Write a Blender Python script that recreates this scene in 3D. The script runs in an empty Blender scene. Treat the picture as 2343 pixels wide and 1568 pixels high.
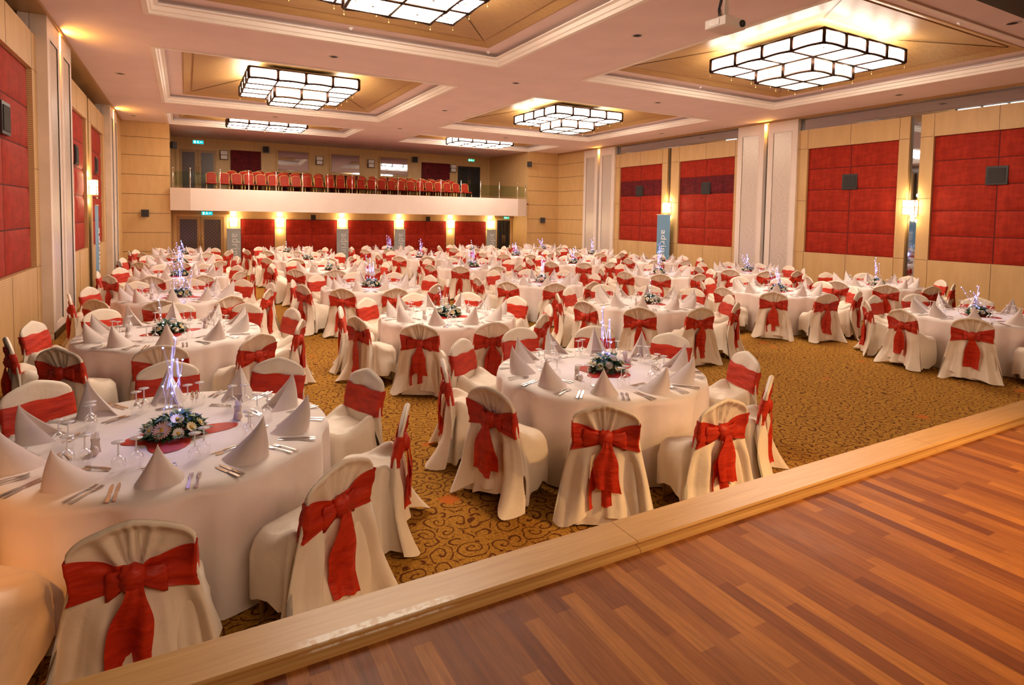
import bpy, math, random
from math import sin, cos, pi, sqrt, radians, atan2, hypot
from mathutils import Vector, Matrix, noise

random.seed(7)
SC = bpy.context.scene
COL = SC.collection

# ------------------------------------------------------------------ camera
EYE = 2.2
cam_d = bpy.data.cameras.new('camera')
cam = bpy.data.objects.new('camera', cam_d)
COL.objects.link(cam)
SC.camera = cam
cam_d.sensor_fit = 'HORIZONTAL'
cam_d.sensor_width = 36.0
cam_d.lens = 36.0 * 1354.3 / 2343.0
cam_d.shift_y = -216.1 / 2343.0
cam_d.clip_end = 200

def _cam():
    a, b, c = 0.0532, -0.5048, 0.0166
    Ry = Matrix(((cos(b), 0, sin(b)), (0, 1, 0), (-sin(b), 0, cos(b))))
    Rx = Matrix(((1, 0, 0), (0, cos(a), -sin(a)), (0, sin(a), cos(a))))
    Rz = Matrix(((cos(c), -sin(c), 0), (sin(c), cos(c), 0), (0, 0, 1)))
    R = Rz @ Rx @ Ry           # (x right, y down, z ahead) room -> camera
    def back(v):
        d = R.transposed() @ Vector(v)
        return Vector((d[0], d[2], -d[1]))
    X, Y, Z = back((1, 0, 0)), back((0, -1, 0)), back((0, 0, -1))
    M = Matrix((X, Y, Z)).transposed().to_4x4()
    M.translation = Vector((0, 0, EYE))
    return M
cam.matrix_world = _cam()

# ------------------------------------------------------------------ mesh builder
class MB:
    def __init__(s):
        s.v, s.f, s.m = [], [], []
    def add(s, vs, fs, mi=0):
        o = len(s.v)
        s.v += [tuple(p) for p in vs]
        for f in fs:
            s.f.append(tuple(i + o for i in f)); s.m.append(mi)
    def box(s, x0, x1, y0, y1, z0, z1, mi=0):
        s.add([(x0, y0, z0), (x1, y0, z0), (x1, y1, z0), (x0, y1, z0), (x0, y0, z1), (x1, y0, z1), (x1, y1, z1), (x0, y1, z1)],
              [(0, 3, 2, 1), (4, 5, 6, 7), (0, 1, 5, 4), (1, 2, 6, 5), (2, 3, 7, 6), (3, 0, 4, 7)], mi)
    def quad(s, a, b, c, d, mi=0):
        s.add([a, b, c, d], [(0, 1, 2, 3)], mi)
    def grid(s, fn, nu, nv, cu=False, mi=0, cap0=False, cap1=False, flip=False):
        vs = [fn(i, j) for j in range(nv) for i in range(nu)]
        fs = []
        for j in range(nv - 1):
            for i in range(nu if cu else nu - 1):
                k = (i + 1) % nu
                q = (j * nu + i, j * nu + k, (j + 1) * nu + k, (j + 1) * nu + i)
                fs.append(q[::-1] if flip else q)
        if cap0: fs.append(tuple(range(nu))[::-1] if not flip else tuple(range(nu)))
        if cap1: fs.append(tuple((nv - 1) * nu + i for i in range(nu)) if not flip else tuple((nv - 1) * nu + i for i in range(nu))[::-1])
        s.add(vs, fs, mi)
    def lathe(s, prof, n=16, c=(0, 0, 0), mi=0, caps=True):
        s.grid(lambda i, j: (c[0] + prof[j][0] * cos(2 * pi * i / n), c[1] + prof[j][0] * sin(2 * pi * i / n), c[2] + prof[j][1]),
               n, len(prof), True, mi, caps and prof[0][0] > 1e-6, caps and prof[-1][0] > 1e-6)
    def tube(s, pts, r, n=8, mi=0):
        pts = [Vector(p) for p in pts]
        rs = r if isinstance(r, (list, tuple)) else [r] * len(pts)
        fr = []
        for i, p in enumerate(pts):
            t = (pts[min(i + 1, len(pts) - 1)] - pts[max(i - 1, 0)]).normalized()
            a = Vector((0, 0, 1)) if abs(t.z) < .9 else Vector((1, 0, 0))
            u = t.cross(a).normalized(); w = t.cross(u)
            fr.append((p, u, w))
        s.grid(lambda i, j: fr[j][0] + rs[j] * (cos(2 * pi * i / n) * fr[j][1] + sin(2 * pi * i / n) * fr[j][2]), n, len(pts), True, mi, True, True, True)
    def ring(s, rect, prof, mi=0):
        """sweep a profile of (inset, z) round a rectangle x0,y0,x1,y1"""
        x0, y0, x1, y1 = rect
        def fn(i, j):
            o, z = prof[j]
            return [(x0 + o, y0 + o, z), (x1 - o, y0 + o, z), (x1 - o, y1 - o, z), (x0 + o, y1 - o, z)][i]
        s.grid(fn, 4, len(prof), True, mi)
    def sphere(s, c, r, n=12, m=8, mi=0, sq=(1, 1, 1), fn=None):
        def f(i, j):
            a, b = 2 * pi * i / n, pi * (j / (m - 1)) - pi / 2
            b = max(-pi / 2 + .02, min(pi / 2 - .02, b))
            d = Vector((cos(b) * cos(a), cos(b) * sin(a), sin(b)))
            k = r * (fn(d) if fn else 1)
            return (c[0] + d.x * k * sq[0], c[1] + d.y * k * sq[1], c[2] + d.z * k * sq[2])
        s.grid(f, n, m, True, mi, True, True)
    def mesh(s, name, mats, smooth=False, ang=None):
        me = bpy.data.meshes.new(name)
        me.from_pydata(s.v, [], s.f)
        for m in (mats if isinstance(mats, (list, tuple)) else [mats]):
            me.materials.append(m)
        if any(s.m): me.polygons.foreach_set('material_index', s.m)
        if smooth:
            me.polygons.foreach_set('use_smooth', [True] * len(me.polygons))
            if ang:
                try: me.set_sharp_from_angle(angle=radians(ang))
                except Exception: pass
        me.update()
        return me

def link(name, me, parent=None, loc=None, rot=None, scl=None, label=None):
    o = bpy.data.objects.new(name, me)
    COL.objects.link(o)
    if parent is not None: o.parent = parent
    if loc is not None: o.location = loc
    if rot is not None: o.rotation_euler = rot
    if scl is not None: o.scale = scl
    if label: o['label'] = label
    return o

def tag(o, label, cat, group=None, kind=None):
    o['label'] = label; o['category'] = cat
    if group: o['group'] = group
    if kind: o['kind'] = kind
    return o

def thing(name, label, cat, loc=(0, 0, 0), rz=0.0, group=None):
    o = bpy.data.objects.new(name, None); COL.objects.link(o)
    o.empty_display_size = .05
    o.location = loc; o.rotation_euler = (0, 0, rz)
    return tag(o, label, cat, group)

def dup(src, loc, rz, label, group=None, skip=()):
    """copy a thing with its parts and sub-parts"""
    r = src.copy(); COL.objects.link(r)
    r.location = loc; r.rotation_euler = (0, 0, rz)
    r['label'] = label
    if group: r['group'] = group
    for ch in src.children:
        if ch.name.split('.')[0] in skip: continue
        c = ch.copy(); COL.objects.link(c); c.parent = r
        for g in ch.children:
            d = g.copy(); COL.objects.link(d); d.parent = c
    return r

def struct(o, label=None):
    o['kind'] = 'structure'
    if label: o['label'] = label
    return o

# ------------------------------------------------------------------ materials
def nodes_of(m):
    m.use_nodes = True
    nt = m.node_tree
    return nt, nt.nodes.get('Principled BSDF')

def mat(name, col, rough=.6, metal=0.0, spec=.5, sheen=0.0, emit=None, estr=0.0, trans=0.0):
    m = bpy.data.materials.new(name)
    nt, b = nodes_of(m)
    b.inputs['Base Color'].default_value = (*col, 1)
    b.inputs['Roughness'].default_value = rough
    b.inputs['Metallic'].default_value = metal
    b.inputs['Specular IOR Level'].default_value = spec
    if sheen: b.inputs['Sheen Weight'].default_value = sheen
    if emit:
        b.inputs['Emission Color'].default_value = (*emit, 1)
        b.inputs['Emission Strength'].default_value = estr
    return m

def N(nt, t, **kw):
    n = nt.nodes.new(t)
    for k, v in kw.items():
        if k in n.inputs: n.inputs[k].default_value = v
        else: setattr(n, k, v)
    return n

def L(nt, a, b): nt.links.new(a, b)

def ramp(nt, stops):
    r = nt.nodes.new('ShaderNodeValToRGB')
    e = r.color_ramp.elements
    while len(e) < len(stops): e.new(.5)
    for i, (p, c) in enumerate(stops):
        e[i].position = p; e[i].color = (*c, 1) if len(c) == 3 else c
    return r

def coords(nt, scale=(1, 1, 1), kind='Object', rot=(0, 0, 0)):
    tc = nt.nodes.new('ShaderNodeTexCoord')
    mp = nt.nodes.new('ShaderNodeMapping')
    mp.inputs['Scale'].default_value = scale
    mp.inputs['Rotation'].default_value = rot
    L(nt, tc.outputs[kind], mp.inputs['Vector'])
    return mp.outputs['Vector']

def bump(nt, b, height, strength=.3, dist=.01):
    bp = nt.nodes.new('ShaderNodeBump')
    bp.inputs['Strength'].default_value = strength
    bp.inputs['Distance'].default_value = dist
    L(nt, height, bp.inputs['Height'])
    L(nt, bp.outputs['Normal'], b.inputs['Normal'])

def m_paint(name, col, rough=.75, var=.04):
    m = mat(name, col, rough, spec=.3)
    nt, b = nodes_of(m)
    n = N(nt, 'ShaderNodeTexNoise', Scale=1.3, Detail=4.0)
    L(nt, coords(nt), n.inputs['Vector'])
    r = ramp(nt, [(.3, tuple(c * (1 - var) for c in col)), (.7, tuple(min(1, c * (1 + var)) for c in col))])
    L(nt, n.outputs['Fac'], r.inputs[0]); L(nt, r.outputs[0], b.inputs['Base Color'])
    return m

def m_cloth(name, col, rough=.62, sheen=.25, weave=900, bs=.12, var=.05, thin=0.0):
    m = mat(name, col, rough, spec=.35, sheen=sheen)
    nt, b = nodes_of(m)
    v = coords(nt)
    n = N(nt, 'ShaderNodeTexNoise', Scale=9.0, Detail=3.0); L(nt, v, n.inputs['Vector'])
    r = ramp(nt, [(.3, tuple(c * (1 - var) for c in col)), (.7, col)])
    L(nt, n.outputs['Fac'], r.inputs[0]); L(nt, r.outputs[0], b.inputs['Base Color'])
    bump(nt, b, n.outputs['Fac'], bs, .02)
    if thin:
        tl = N(nt, 'ShaderNodeBsdfTranslucent', Color=(*col, 1))
        mx = nt.nodes.new('ShaderNodeMixShader'); mx.inputs[0].default_value = thin
        out = nt.nodes.get('Material Output')
        L(nt, b.outputs[0], mx.inputs[1]); L(nt, tl.outputs[0], mx.inputs[2]); L(nt, mx.outputs[0], out.inputs[0])
    return m

def m_wood(name, c1, c2, rough=.4, scale=(2, 30, 30), seam=None, coat=0.0):
    m = mat(name, c1, rough)
    nt, b = nodes_of(m)
    v = coords(nt, scale)
    n = N(nt, 'ShaderNodeTexNoise', Scale=1.0, Detail=5.0, Roughness=.6); L(nt, v, n.inputs['Vector'])
    r = ramp(nt, [(.3, c1), (.7, c2)])
    L(nt, n.outputs['Fac'], r.inputs[0]); L(nt, r.outputs[0], b.inputs['Base Color'])
    bump(nt, b, n.outputs['Fac'], .08, .004)
    if coat: b.inputs['Coat Weight'].default_value = coat
    return m

def m_perf(name, c1, c2, pitch=.032, axes='YZ', rough=.5):
    """beige acoustic board: fine grid of small dark holes and board joints"""
    m = mat(name, c1, rough)
    nt, b = nodes_of(m)
    v = coords(nt)
    sx = nt.nodes.new('ShaderNodeSeparateXYZ'); L(nt, v, sx.inputs[0])
    def wav(out):
        a = N(nt, 'ShaderNodeMath', operation='MULTIPLY'); a.inputs[1].default_value = 1 / pitch; L(nt, out, a.inputs[0])
        f = N(nt, 'ShaderNodeMath', operation='FRACT'); L(nt, a.outputs[0], f.inputs[0])
        s = N(nt, 'ShaderNodeMath', operation='SUBTRACT'); L(nt, f.outputs[0], s.inputs[0]); s.inputs[1].default_value = .5
        q = N(nt, 'ShaderNodeMath', operation='ABSOLUTE'); L(nt, s.outputs[0], q.inputs[0])
        return q.outputs[0]
    a = wav(sx.outputs[axes[0]]); c = wav(sx.outputs[axes[1]])
    mx = N(nt, 'ShaderNodeMath', operation='MAXIMUM'); L(nt, a, mx.inputs[0]); L(nt, c, mx.inputs[1])
    r = ramp(nt, [(.14, c2), (.22, c1)])
    L(nt, mx.outputs[0], r.inputs[0])
    n = N(nt, 'ShaderNodeTexNoise', Scale=2.0, Detail=6.0); L(nt, coords(nt, (3, 3, .6)), n.inputs['Vector'])
    mm = N(nt, 'ShaderNodeMix', data_type='RGBA', blend_type='MULTIPLY'); mm.inputs['Factor'].default_value = .35
    L(nt, r.outputs[0], mm.inputs['A'])
    r2 = ramp(nt, [(.3, (.7, .62, .5)), (.65, (1, 1, 1))]); L(nt, n.outputs['Fac'], r2.inputs[0]); L(nt, r2.outputs[0], mm.inputs['B'])
    L(nt, mm.outputs['Result'], b.inputs['Base Color'])
    return m

def m_velvet(name, c1, c2):
    m = mat(name, c1, .68, spec=.18, sheen=.05)
    nt, b = nodes_of(m)
    n = N(nt, 'ShaderNodeTexNoise', Scale=1.0, Detail=6.0, Roughness=.65); L(nt, coords(nt, (3, 3, 12)), n.inputs['Vector'])
    n2 = N(nt, 'ShaderNodeTexNoise', Scale=1.0, Detail=6.0, Roughness=.65); L(nt, coords(nt, (10, 12, 2.5)), n2.inputs['Vector'])
    ad = N(nt, 'ShaderNodeMath', operation='MULTIPLY'); L(nt, n.outputs['Fac'], ad.inputs[0]); L(nt, n2.outputs['Fac'], ad.inputs[1])
    r = ramp(nt, [(.16, c2), (.34, c1)])
    L(nt, ad.outputs[0], r.inputs[0]); L(nt, r.outputs[0], b.inputs['Base Color'])
    b.inputs['Sheen Tint'].default_value = (1, .35, .25, 1)
    return m

def m_glass_thin(name, tint=(1, 1, 1), k=.35, base=.06, mul=.8):
    m = bpy.data.materials.new(name); m.use_nodes = True
    nt = m.node_tree; nt.nodes.clear()
    out = nt.nodes.new('ShaderNodeOutputMaterial')
    tr = N(nt, 'ShaderNodeBsdfTransparent', Color=(*tint, 1))
    gl = N(nt, 'ShaderNodeBsdfGlossy', Color=(1, 1, 1, 1), Roughness=.04)
    lw = N(nt, 'ShaderNodeLayerWeight', Blend=k)
    ad = N(nt, 'ShaderNodeMath', operation='ADD', use_clamp=True); ad.inputs[1].default_value = base
    L(nt, lw.outputs['Facing'], ad.inputs[0])
    mp = N(nt, 'ShaderNodeMath', operation='MULTIPLY'); mp.inputs[1].default_value = mul; L(nt, ad.outputs[0], mp.inputs[0])
    mx = nt.nodes.new('ShaderNodeMixShader')
    L(nt, mp.outputs[0], mx.inputs[0]); L(nt, tr.outputs[0], mx.inputs[1]); L(nt, gl.outputs[0], mx.inputs[2])
    L(nt, mx.outputs[0], out.inputs[0])
    return m

def m_emit(name, col, s):
    m = bpy.data.materials.new(name); m.use_nodes = True
    nt = m.node_tree; nt.nodes.clear()
    out = nt.nodes.new('ShaderNodeOutputMaterial')
    e = N(nt, 'ShaderNodeEmission', Color=(*col, 1), Strength=s)
    L(nt, e.outputs[0], out.inputs[0])
    return m

def m_sash(name, c1, c2):
    m = bpy.data.materials.new(name); m.use_nodes = True
    nt, b = nodes_of(m)
    b.inputs['Roughness'].default_value = .5
    b.inputs['Sheen Weight'].default_value = .12
    b.inputs['Sheen Tint'].default_value = (1, .25, .12, 1)
    n = N(nt, 'ShaderNodeTexNoise', Scale=1.0, Detail=3.0); L(nt, coords(nt, (7, 7, 26)), n.inputs['Vector'])
    r = ramp(nt, [(.3, c2), (.65, c1)]); L(nt, n.outputs['Fac'], r.inputs[0]); L(nt, r.outputs[0], b.inputs['Base Color'])
    bump(nt, b, n.outputs['Fac'], .5, .02)
    tl = N(nt, 'ShaderNodeBsdfTranslucent'); L(nt, r.outputs[0], tl.inputs['Color'])
    mx = nt.nodes.new('ShaderNodeMixShader'); mx.inputs[0].default_value = .2
    out = nt.nodes.get('Material Output')
    L(nt, b.outputs[0], mx.inputs[1]); L(nt, tl.outputs[0], mx.inputs[2]); L(nt, mx.outputs[0], out.inputs[0])
    return m

def m_carpet():
    m = mat('carpet', (.3, .15, .03), .95, spec=.1)
    nt, b = nodes_of(m)
    v = coords(nt)
    warp = N(nt, 'ShaderNodeTexNoise', Scale=5.0, Detail=1.0); L(nt, v, warp.inputs['Vector'])
    wv = N(nt, 'ShaderNodeMix', data_type='RGBA', blend_type='LINEAR_LIGHT'); wv.inputs['Factor'].default_value = .05
    L(nt, v, wv.inputs['A']); L(nt, warp.outputs['Color'], wv.inputs['B'])
    vo0 = N(nt, 'ShaderNodeTexVoronoi', Scale=6.5, Randomness=.85); L(nt, wv.outputs['Result'], vo0.inputs['Vector'])
    sc_ = N(nt, 'ShaderNodeVectorMath', operation='SCALE'); sc_.inputs['Scale'].default_value = 1.0; L(nt, wv.outputs['Result'], sc_.inputs[0])
    df = N(nt, 'ShaderNodeVectorMath', operation='SUBTRACT'); L(nt, sc_.outputs[0], df.inputs[0]); L(nt, vo0.outputs['Position'], df.inputs[1])
    s3 = nt.nodes.new('ShaderNodeSeparateXYZ'); L(nt, df.outputs[0], s3.inputs[0])
    at = N(nt, 'ShaderNodeMath', operation='ARCTAN2'); L(nt, s3.outputs['X'], at.inputs[0]); L(nt, s3.outputs['Y'], at.inputs[1])
    an = N(nt, 'ShaderNodeMath', operation='MULTIPLY'); an.inputs[1].default_value = 1 / (2 * pi); L(nt, at.outputs[0], an.inputs[0])
    sp = N(nt, 'ShaderNodeMath', operation='MULTIPLY_ADD'); L(nt, vo0.outputs['Distance'], sp.inputs[0]); sp.inputs[1].default_value = 3.0; L(nt, an.outputs[0], sp.inputs[2])
    f = N(nt, 'ShaderNodeMath', operation='FRACT'); L(nt, sp.outputs[0], f.inputs[0])
    s = N(nt, 'ShaderNodeMath', operation='SUBTRACT'); L(nt, f.outputs[0], s.inputs[0]); s.inputs[1].default_value = .5
    q = N(nt, 'ShaderNodeMath', operation='ABSOLUTE'); L(nt, s.outputs[0], q.inputs[0])
    r = ramp(nt, [(.08, (.13, .042, .012)), (.14, (.42, .215, .035))]); L(nt, q.outputs[0], r.inputs[0])
    # mottled pile
    n3 = N(nt, 'ShaderNodeTexNoise', Scale=60.0, Detail=2.0); L(nt, v, n3.inputs['Vector'])
    r3 = ramp(nt, [(.35, (.62, .55, .5)), (.65, (1.15, 1.1, 1.0))]); L(nt, n3.outputs['Fac'], r3.inputs[0])
    mm = N(nt, 'ShaderNodeMix', data_type='RGBA', blend_type='MULTIPLY'); mm.inputs['Factor'].default_value = 1
    L(nt, r.outputs[0], mm.inputs['A']); L(nt, r3.outputs[0], mm.inputs['B'])
    # orange blossoms
    vo = N(nt, 'ShaderNodeTexVoronoi', Scale=1.5); L(nt, v, vo.inputs['Vector'])
    n4 = N(nt, 'ShaderNodeTexNoise', Scale=22.0, Detail=1.0); L(nt, v, n4.inputs['Vector'])
    ad = N(nt, 'ShaderNodeMath', operation='MULTIPLY_ADD'); L(nt, n4.outputs['Fac'], ad.inputs[0]); ad.inputs[1].default_value = .22; L(nt, vo.outputs['Distance'], ad.inputs[2])
    r4 = ramp(nt, [(.20, (1, 1, 1)), (.235, (0, 0, 0))]); L(nt, ad.outputs[0], r4.inputs[0])
    m2 = N(nt, 'ShaderNodeMix', data_type='RGBA'); L(nt, r4.outputs[0], m2.inputs['Factor'])
    L(nt, mm.outputs['Result'], m2.inputs['A']); m2.inputs['B'].default_value = (.50, .13, .02, 1)
    L(nt, m2.outputs['Result'], b.inputs['Base Color'])
    bump(nt, b, n3.outputs['Fac'], .3, .004)
    return m

def m_planks():
    m = mat('stage_planks', (.3, .12, .04), .5, spec=.28)
    nt, b = nodes_of(m)
    sx = nt.nodes.new('ShaderNodeSeparateXYZ'); L(nt, coords(nt), sx.inputs[0])
    def mth(op, a, b_=None, v=None):
        k = N(nt, 'ShaderNodeMath', operation=op); L(nt, a, k.inputs[0])
        if b_ is not None: L(nt, b_, k.inputs[1])
        if v is not None: k.inputs[1].default_value = v
        return k.outputs[0]
    xr = mth('DIVIDE', sx.outputs['X'], v=.072); row = mth('FLOOR', xr)
    wn = N(nt, 'ShaderNodeTexWhiteNoise', noise_dimensions='1D'); L(nt, row, wn.inputs['W'])
    yr = mth('ADD', mth('DIVIDE', sx.outputs['Y'], v=.68), mth('MULTIPLY', wn.outputs['Value'], v=7.3)); pid = mth('FLOOR', yr)
    cv = nt.nodes.new('ShaderNodeCombineXYZ'); L(nt, row, cv.inputs[0]); L(nt, pid, cv.inputs[1])
    w2 = N(nt, 'ShaderNodeTexWhiteNoise', noise_dimensions='2D'); L(nt, cv.outputs[0], w2.inputs['Vector'])
    r = ramp(nt, [(0, (.17, .043, .010)), (.15, (.24, .070, .015)), (.5, (.32, .105, .021)), (.8, (.39, .14, .028)), (1, (.50, .195, .038))])
    L(nt, w2.outputs['Value'], r.inputs[0])
    fx = mth('ABSOLUTE', mth('SUBTRACT', mth('FRACT', xr), v=.5)); fy = mth('ABSOLUTE', mth('SUBTRACT', mth('FRACT', yr), v=.5))
    gap = mth('MAXIMUM', mth('GREATER_THAN', fx, v=.485), mth('GREATER_THAN', fy, v=.4985))
    n = N(nt, 'ShaderNodeTexNoise', Scale=1.0, Detail=6.0, Roughness=.7); L(nt, coords(nt, (60, 3.5, 5)), n.inputs['Vector'])
    r2 = ramp(nt, [(.3, (.62, .58, .55)), (.7, (1.15, 1.12, 1.1))]); L(nt, n.outputs['Fac'], r2.inputs[0])
    mm = N(nt, 'ShaderNodeMix', data_type='RGBA', blend_type='MULTIPLY'); mm.inputs['Factor'].default_value = 1
    L(nt, r.outputs[0], mm.inputs['A']); L(nt, r2.outputs[0], mm.inputs['B'])
    # scuffed, paler wear near the edge
    n5 = N(nt, 'ShaderNodeTexNoise', Scale=1.6, Detail=8.0, Roughness=.75); L(nt, coords(nt), n5.inputs['Vector'])
    r5 = ramp(nt, [(.5, (0, 0, 0)), (.85, (.3, .3, .3))]); L(nt, n5.outputs['Fac'], r5.inputs[0])
    m2 = N(nt, 'ShaderNodeMix', data_type='RGBA'); L(nt, r5.outputs[0], m2.inputs['Factor']); L(nt, mm.outputs['Result'], m2.inputs['A'])
    m2.inputs['B'].default_value = (.34, .15, .08, 1)
    L(nt, m2.outputs['Result'], b.inputs['Base Color'])
    r6 = ramp(nt, [(.3, (.42, .42, .42)), (.7, (.62, .62, .62))]); L(nt, n5.outputs['Fac'], r6.inputs[0]); L(nt, r6.outputs[0], b.inputs['Roughness'])
    bump(nt, b, gap, -.15, .002)
    return m

def m_ledge():
    m = m_wood('ledge_oak', (.52, .28, .085), (.64, .37, .13), .35, (2, 40, 40))
    nt, b = nodes_of(m)
    src = b.inputs['Base Color'].links[0].from_socket
    v = coords(nt)
    sx = nt.nodes.new('ShaderNodeSeparateXYZ'); L(nt, v, sx.inputs[0])
    # strip of old tape residue worn into the varnish
    n = N(nt, 'ShaderNodeTexNoise', Scale=38.0, Detail=4.0); L(nt, v, n.inputs['Vector'])
    def band(out, lo, hi, soft):
        a = N(nt, 'ShaderNodeMapRange'); a.interpolation_type = 'SMOOTHSTEP'
        a.inputs['From Min'].default_value = lo - soft; a.inputs['From Max'].default_value = lo + soft; L(nt, out, a.inputs['Value'])
        c = N(nt, 'ShaderNodeMapRange'); c.interpolation_type = 'SMOOTHSTEP'
        c.inputs['From Min'].default_value = hi - soft; c.inputs['From Max'].default_value = hi + soft
        c.inputs['To Min'].default_value = 1; c.inputs['To Max'].default_value = 0; L(nt, out, c.inputs['Value'])
        p = N(nt, 'ShaderNodeMath', operation='MULTIPLY'); L(nt, a.outputs[0], p.inputs[0]); L(nt, c.outputs[0], p.inputs[1])
        return p.outputs[0]
    p = N(nt, 'ShaderNodeMath', operation='MULTIPLY')
    L(nt, band(sx.outputs['X'], .36, .92, .05), p.inputs[0]); L(nt, band(sx.outputs['Y'], 2.125, 2.165, .004), p.inputs[1])
    r = ramp(nt, [(.42, (.25, .25, .25)), (.52, (1, 1, 1))]); L(nt, n.outputs['Fac'], r.inputs[0])
    q = N(nt, 'ShaderNodeMath', operation='MULTIPLY'); L(nt, p.outputs[0], q.inputs[0]); L(nt, r.outputs[0], q.inputs[1])
    mx = N(nt, 'ShaderNodeMix', data_type='RGBA'); L(nt, q.outputs[0], mx.inputs['Factor']); L(nt, src, mx.inputs['A'])
    mx.inputs['B'].default_value = (.85, .76, .62, 1)
    L(nt, mx.outputs['Result'], b.inputs['Base Color'])
    return m

M = {}
M['ceil'] = m_paint('ceiling_paint', (.86, .70, .665), .8)
M['mould'] = m_paint('white_moulding', (.93, .86, .78), .5)
M['wood'] = m_wood('ceiling_veneer', (.38, .21, .07), (.50, .29, .10), .42, (3, 30, 30))
M['perf'] = m_perf('acoustic_board', (.70, .46, .205), (.38, .22, .08))
M['perfx'] = m_perf('acoustic_board_end', (.64, .41, .17), (.46, .27, .10), axes='XZ')
M['board'] = m_wood('beige_veneer', (.62, .40, .165), (.70, .455, .20), .5, (8, 8, 1.5))
M['marble'] = m_paint('pale_stone', (.72, .60, .48), .4, .12)
M['pilw'] = m_paint('pillar_white', (.84, .74, .66), .4)
M['velvet'] = m_velvet('red_velvet', (.41, .028, .010), (.29, .017, .006))
M['velvetd'] = m_velvet('dark_red_velvet', (.17, .012, .016), (.08, .006, .010))
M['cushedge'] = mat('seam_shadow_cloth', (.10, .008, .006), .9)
M['mirror'] = mat('tinted_mirror', (.46, .50, .56), .03, 1.0)
M['silver'] = None
M['black'] = mat('matt_black', (.012, .011, .011), .6)
M['blackg'] = mat('black_plastic', (.02, .019, .02), .35)
M['blackcloth'] = mat('speaker_grille_cloth', (.035, .03, .03), .8)
M['bronze'] = mat('dark_bronze', (.045, .02, .012), .4, .8)
M['gold'] = mat('gold_metal', (.62, .40, .14), .35, .9)
M['goldp'] = mat('gold_painted_leg', (.55, .40, .16), .4, .5)
M['steel'] = mat('cutlery_steel', (.62, .58, .55), .18, 1.0)
M['chrome'] = mat('steel_post', (.7, .66, .6), .25, 1.0)
M['cover'] = m_cloth('chair_cover_cloth', (.88, .77, .63), .38, .3, bs=.35)
M['coverr'] = M['cover']
M['cloth'] = m_cloth('tablecloth_cotton', (.88, .79, .75), .6, .2, bs=.10)
M['napkin'] = m_cloth('napkin_cotton', (.92, .83, .78), .7, .2, bs=.08, thin=.32)
M['sash'] = m_sash('red_organza', (.72, .042, .009), (.50, .020, .006))
M['redsat'] = m_sash('red_satin', (.68, .030, .010), (.44, .014, .008))
M['leaf'] = mat('leaf_green', (.022, .075, .024), .45)
M['leaf2'] = mat('leaf_light_green', (.07, .17, .045), .45)
M['petalw'] = mat('white_petal', (.85, .78, .70), .6)
M['petalp'] = mat('pink_petal', (.80, .52, .46), .6)
M['petaly'] = mat('cream_petal', (.80, .68, .40), .6)
M['yolk'] = mat('flower_centre', (.75, .42, .03), .7)
M['glass'] = m_glass_thin('clear_glass', (1, 1, 1), .25, .05)
M['rail'] = m_glass_thin('railing_glass', (.80, .88, .80), .15, .01, .18)
M['ceramic'] = mat('shaker_ceramic', (.62, .50, .44), .3)
M['paper'] = mat('paper_white', (.88, .82, .78), .7)
M['led'] = m_emit('blue_led', (.16, .20, 1.0), 16)
M['ledw'] = m_emit('white_led', (.75, .80, 1.0), 10)
M['wire'] = mat('led_wire', (.75, .7, .75), .3)
M['projw'] = mat('projector_white', (.72, .62, .55), .4)
M['panel'] = m_emit('lit_alabaster', (1.0, .845, .70), 12.5)
M['panel2'] = m_emit('lit_alabaster_warm', (1.0, .80, .52), 7.0)
M['sconce'] = m_emit('lit_sconce_glass', (1.0, .78, .48), 16.0)
M['orange'] = m_emit('amber_lamp', (1.0, .42, .06), 30)
M['exit'] = m_emit('exit_sign_lit', (.01, .50, .55), .9)
M['exitw'] = m_emit('exit_sign_white', (.5, 1.0, .95), 2.0)
M['exitg'] = m_emit('exit_sign_green', (.02, .50, .26), .9)
M['redback'] = m_velvet('red_seat_cloth', (.55, .035, .018), (.38, .02, .012))
M['banner'] = m_paint('banner_grey_blue', (.42, .50, .57), .5, .06)
M['bannerb'] = m_paint('banner_blue', (.16, .32, .48), .5, .06)
M['letter'] = mat('banner_lettering', (.86, .90, .94), .5)
M['carpet'] = m_carpet()
M['planks'] = m_planks()
M['ledge'] = m_ledge()

def m_lattice():
    m = mat('door_lattice', (.05, .035, .03), .3)
    nt, b = nodes_of(m)
    outs = []
    for sg in (1, -1):
        sx = nt.nodes.new('ShaderNodeSeparateXYZ'); L(nt, coords(nt), sx.inputs[0])
        k = N(nt, 'ShaderNodeMath', operation='MULTIPLY_ADD'); L(nt, sx.outputs['X'], k.inputs[0]); k.inputs[1].default_value = sg * 1.0; L(nt, sx.outputs['Z'], k.inputs[2])
        a = N(nt, 'ShaderNodeMath', operation='MULTIPLY'); a.inputs[1].default_value = 7.5; L(nt, k.outputs[0], a.inputs[0])
        f = N(nt, 'ShaderNodeMath', operation='FRACT'); L(nt, a.outputs[0], f.inputs[0]); outs.append(f.outputs[0])
    mn = N(nt, 'ShaderNodeMath', operation='MINIMUM'); L(nt, outs[0], mn.inputs[0]); L(nt, outs[1], mn.inputs[1])
    r = ramp(nt, [(.12, (.20, .11, .06)), (.16, (.045, .03, .032))]); L(nt, mn.outputs[0], r.inputs[0]); L(nt, r.outputs[0], b.inputs['Base Color'])
    return m
M['lattice'] = m_lattice()

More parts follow.
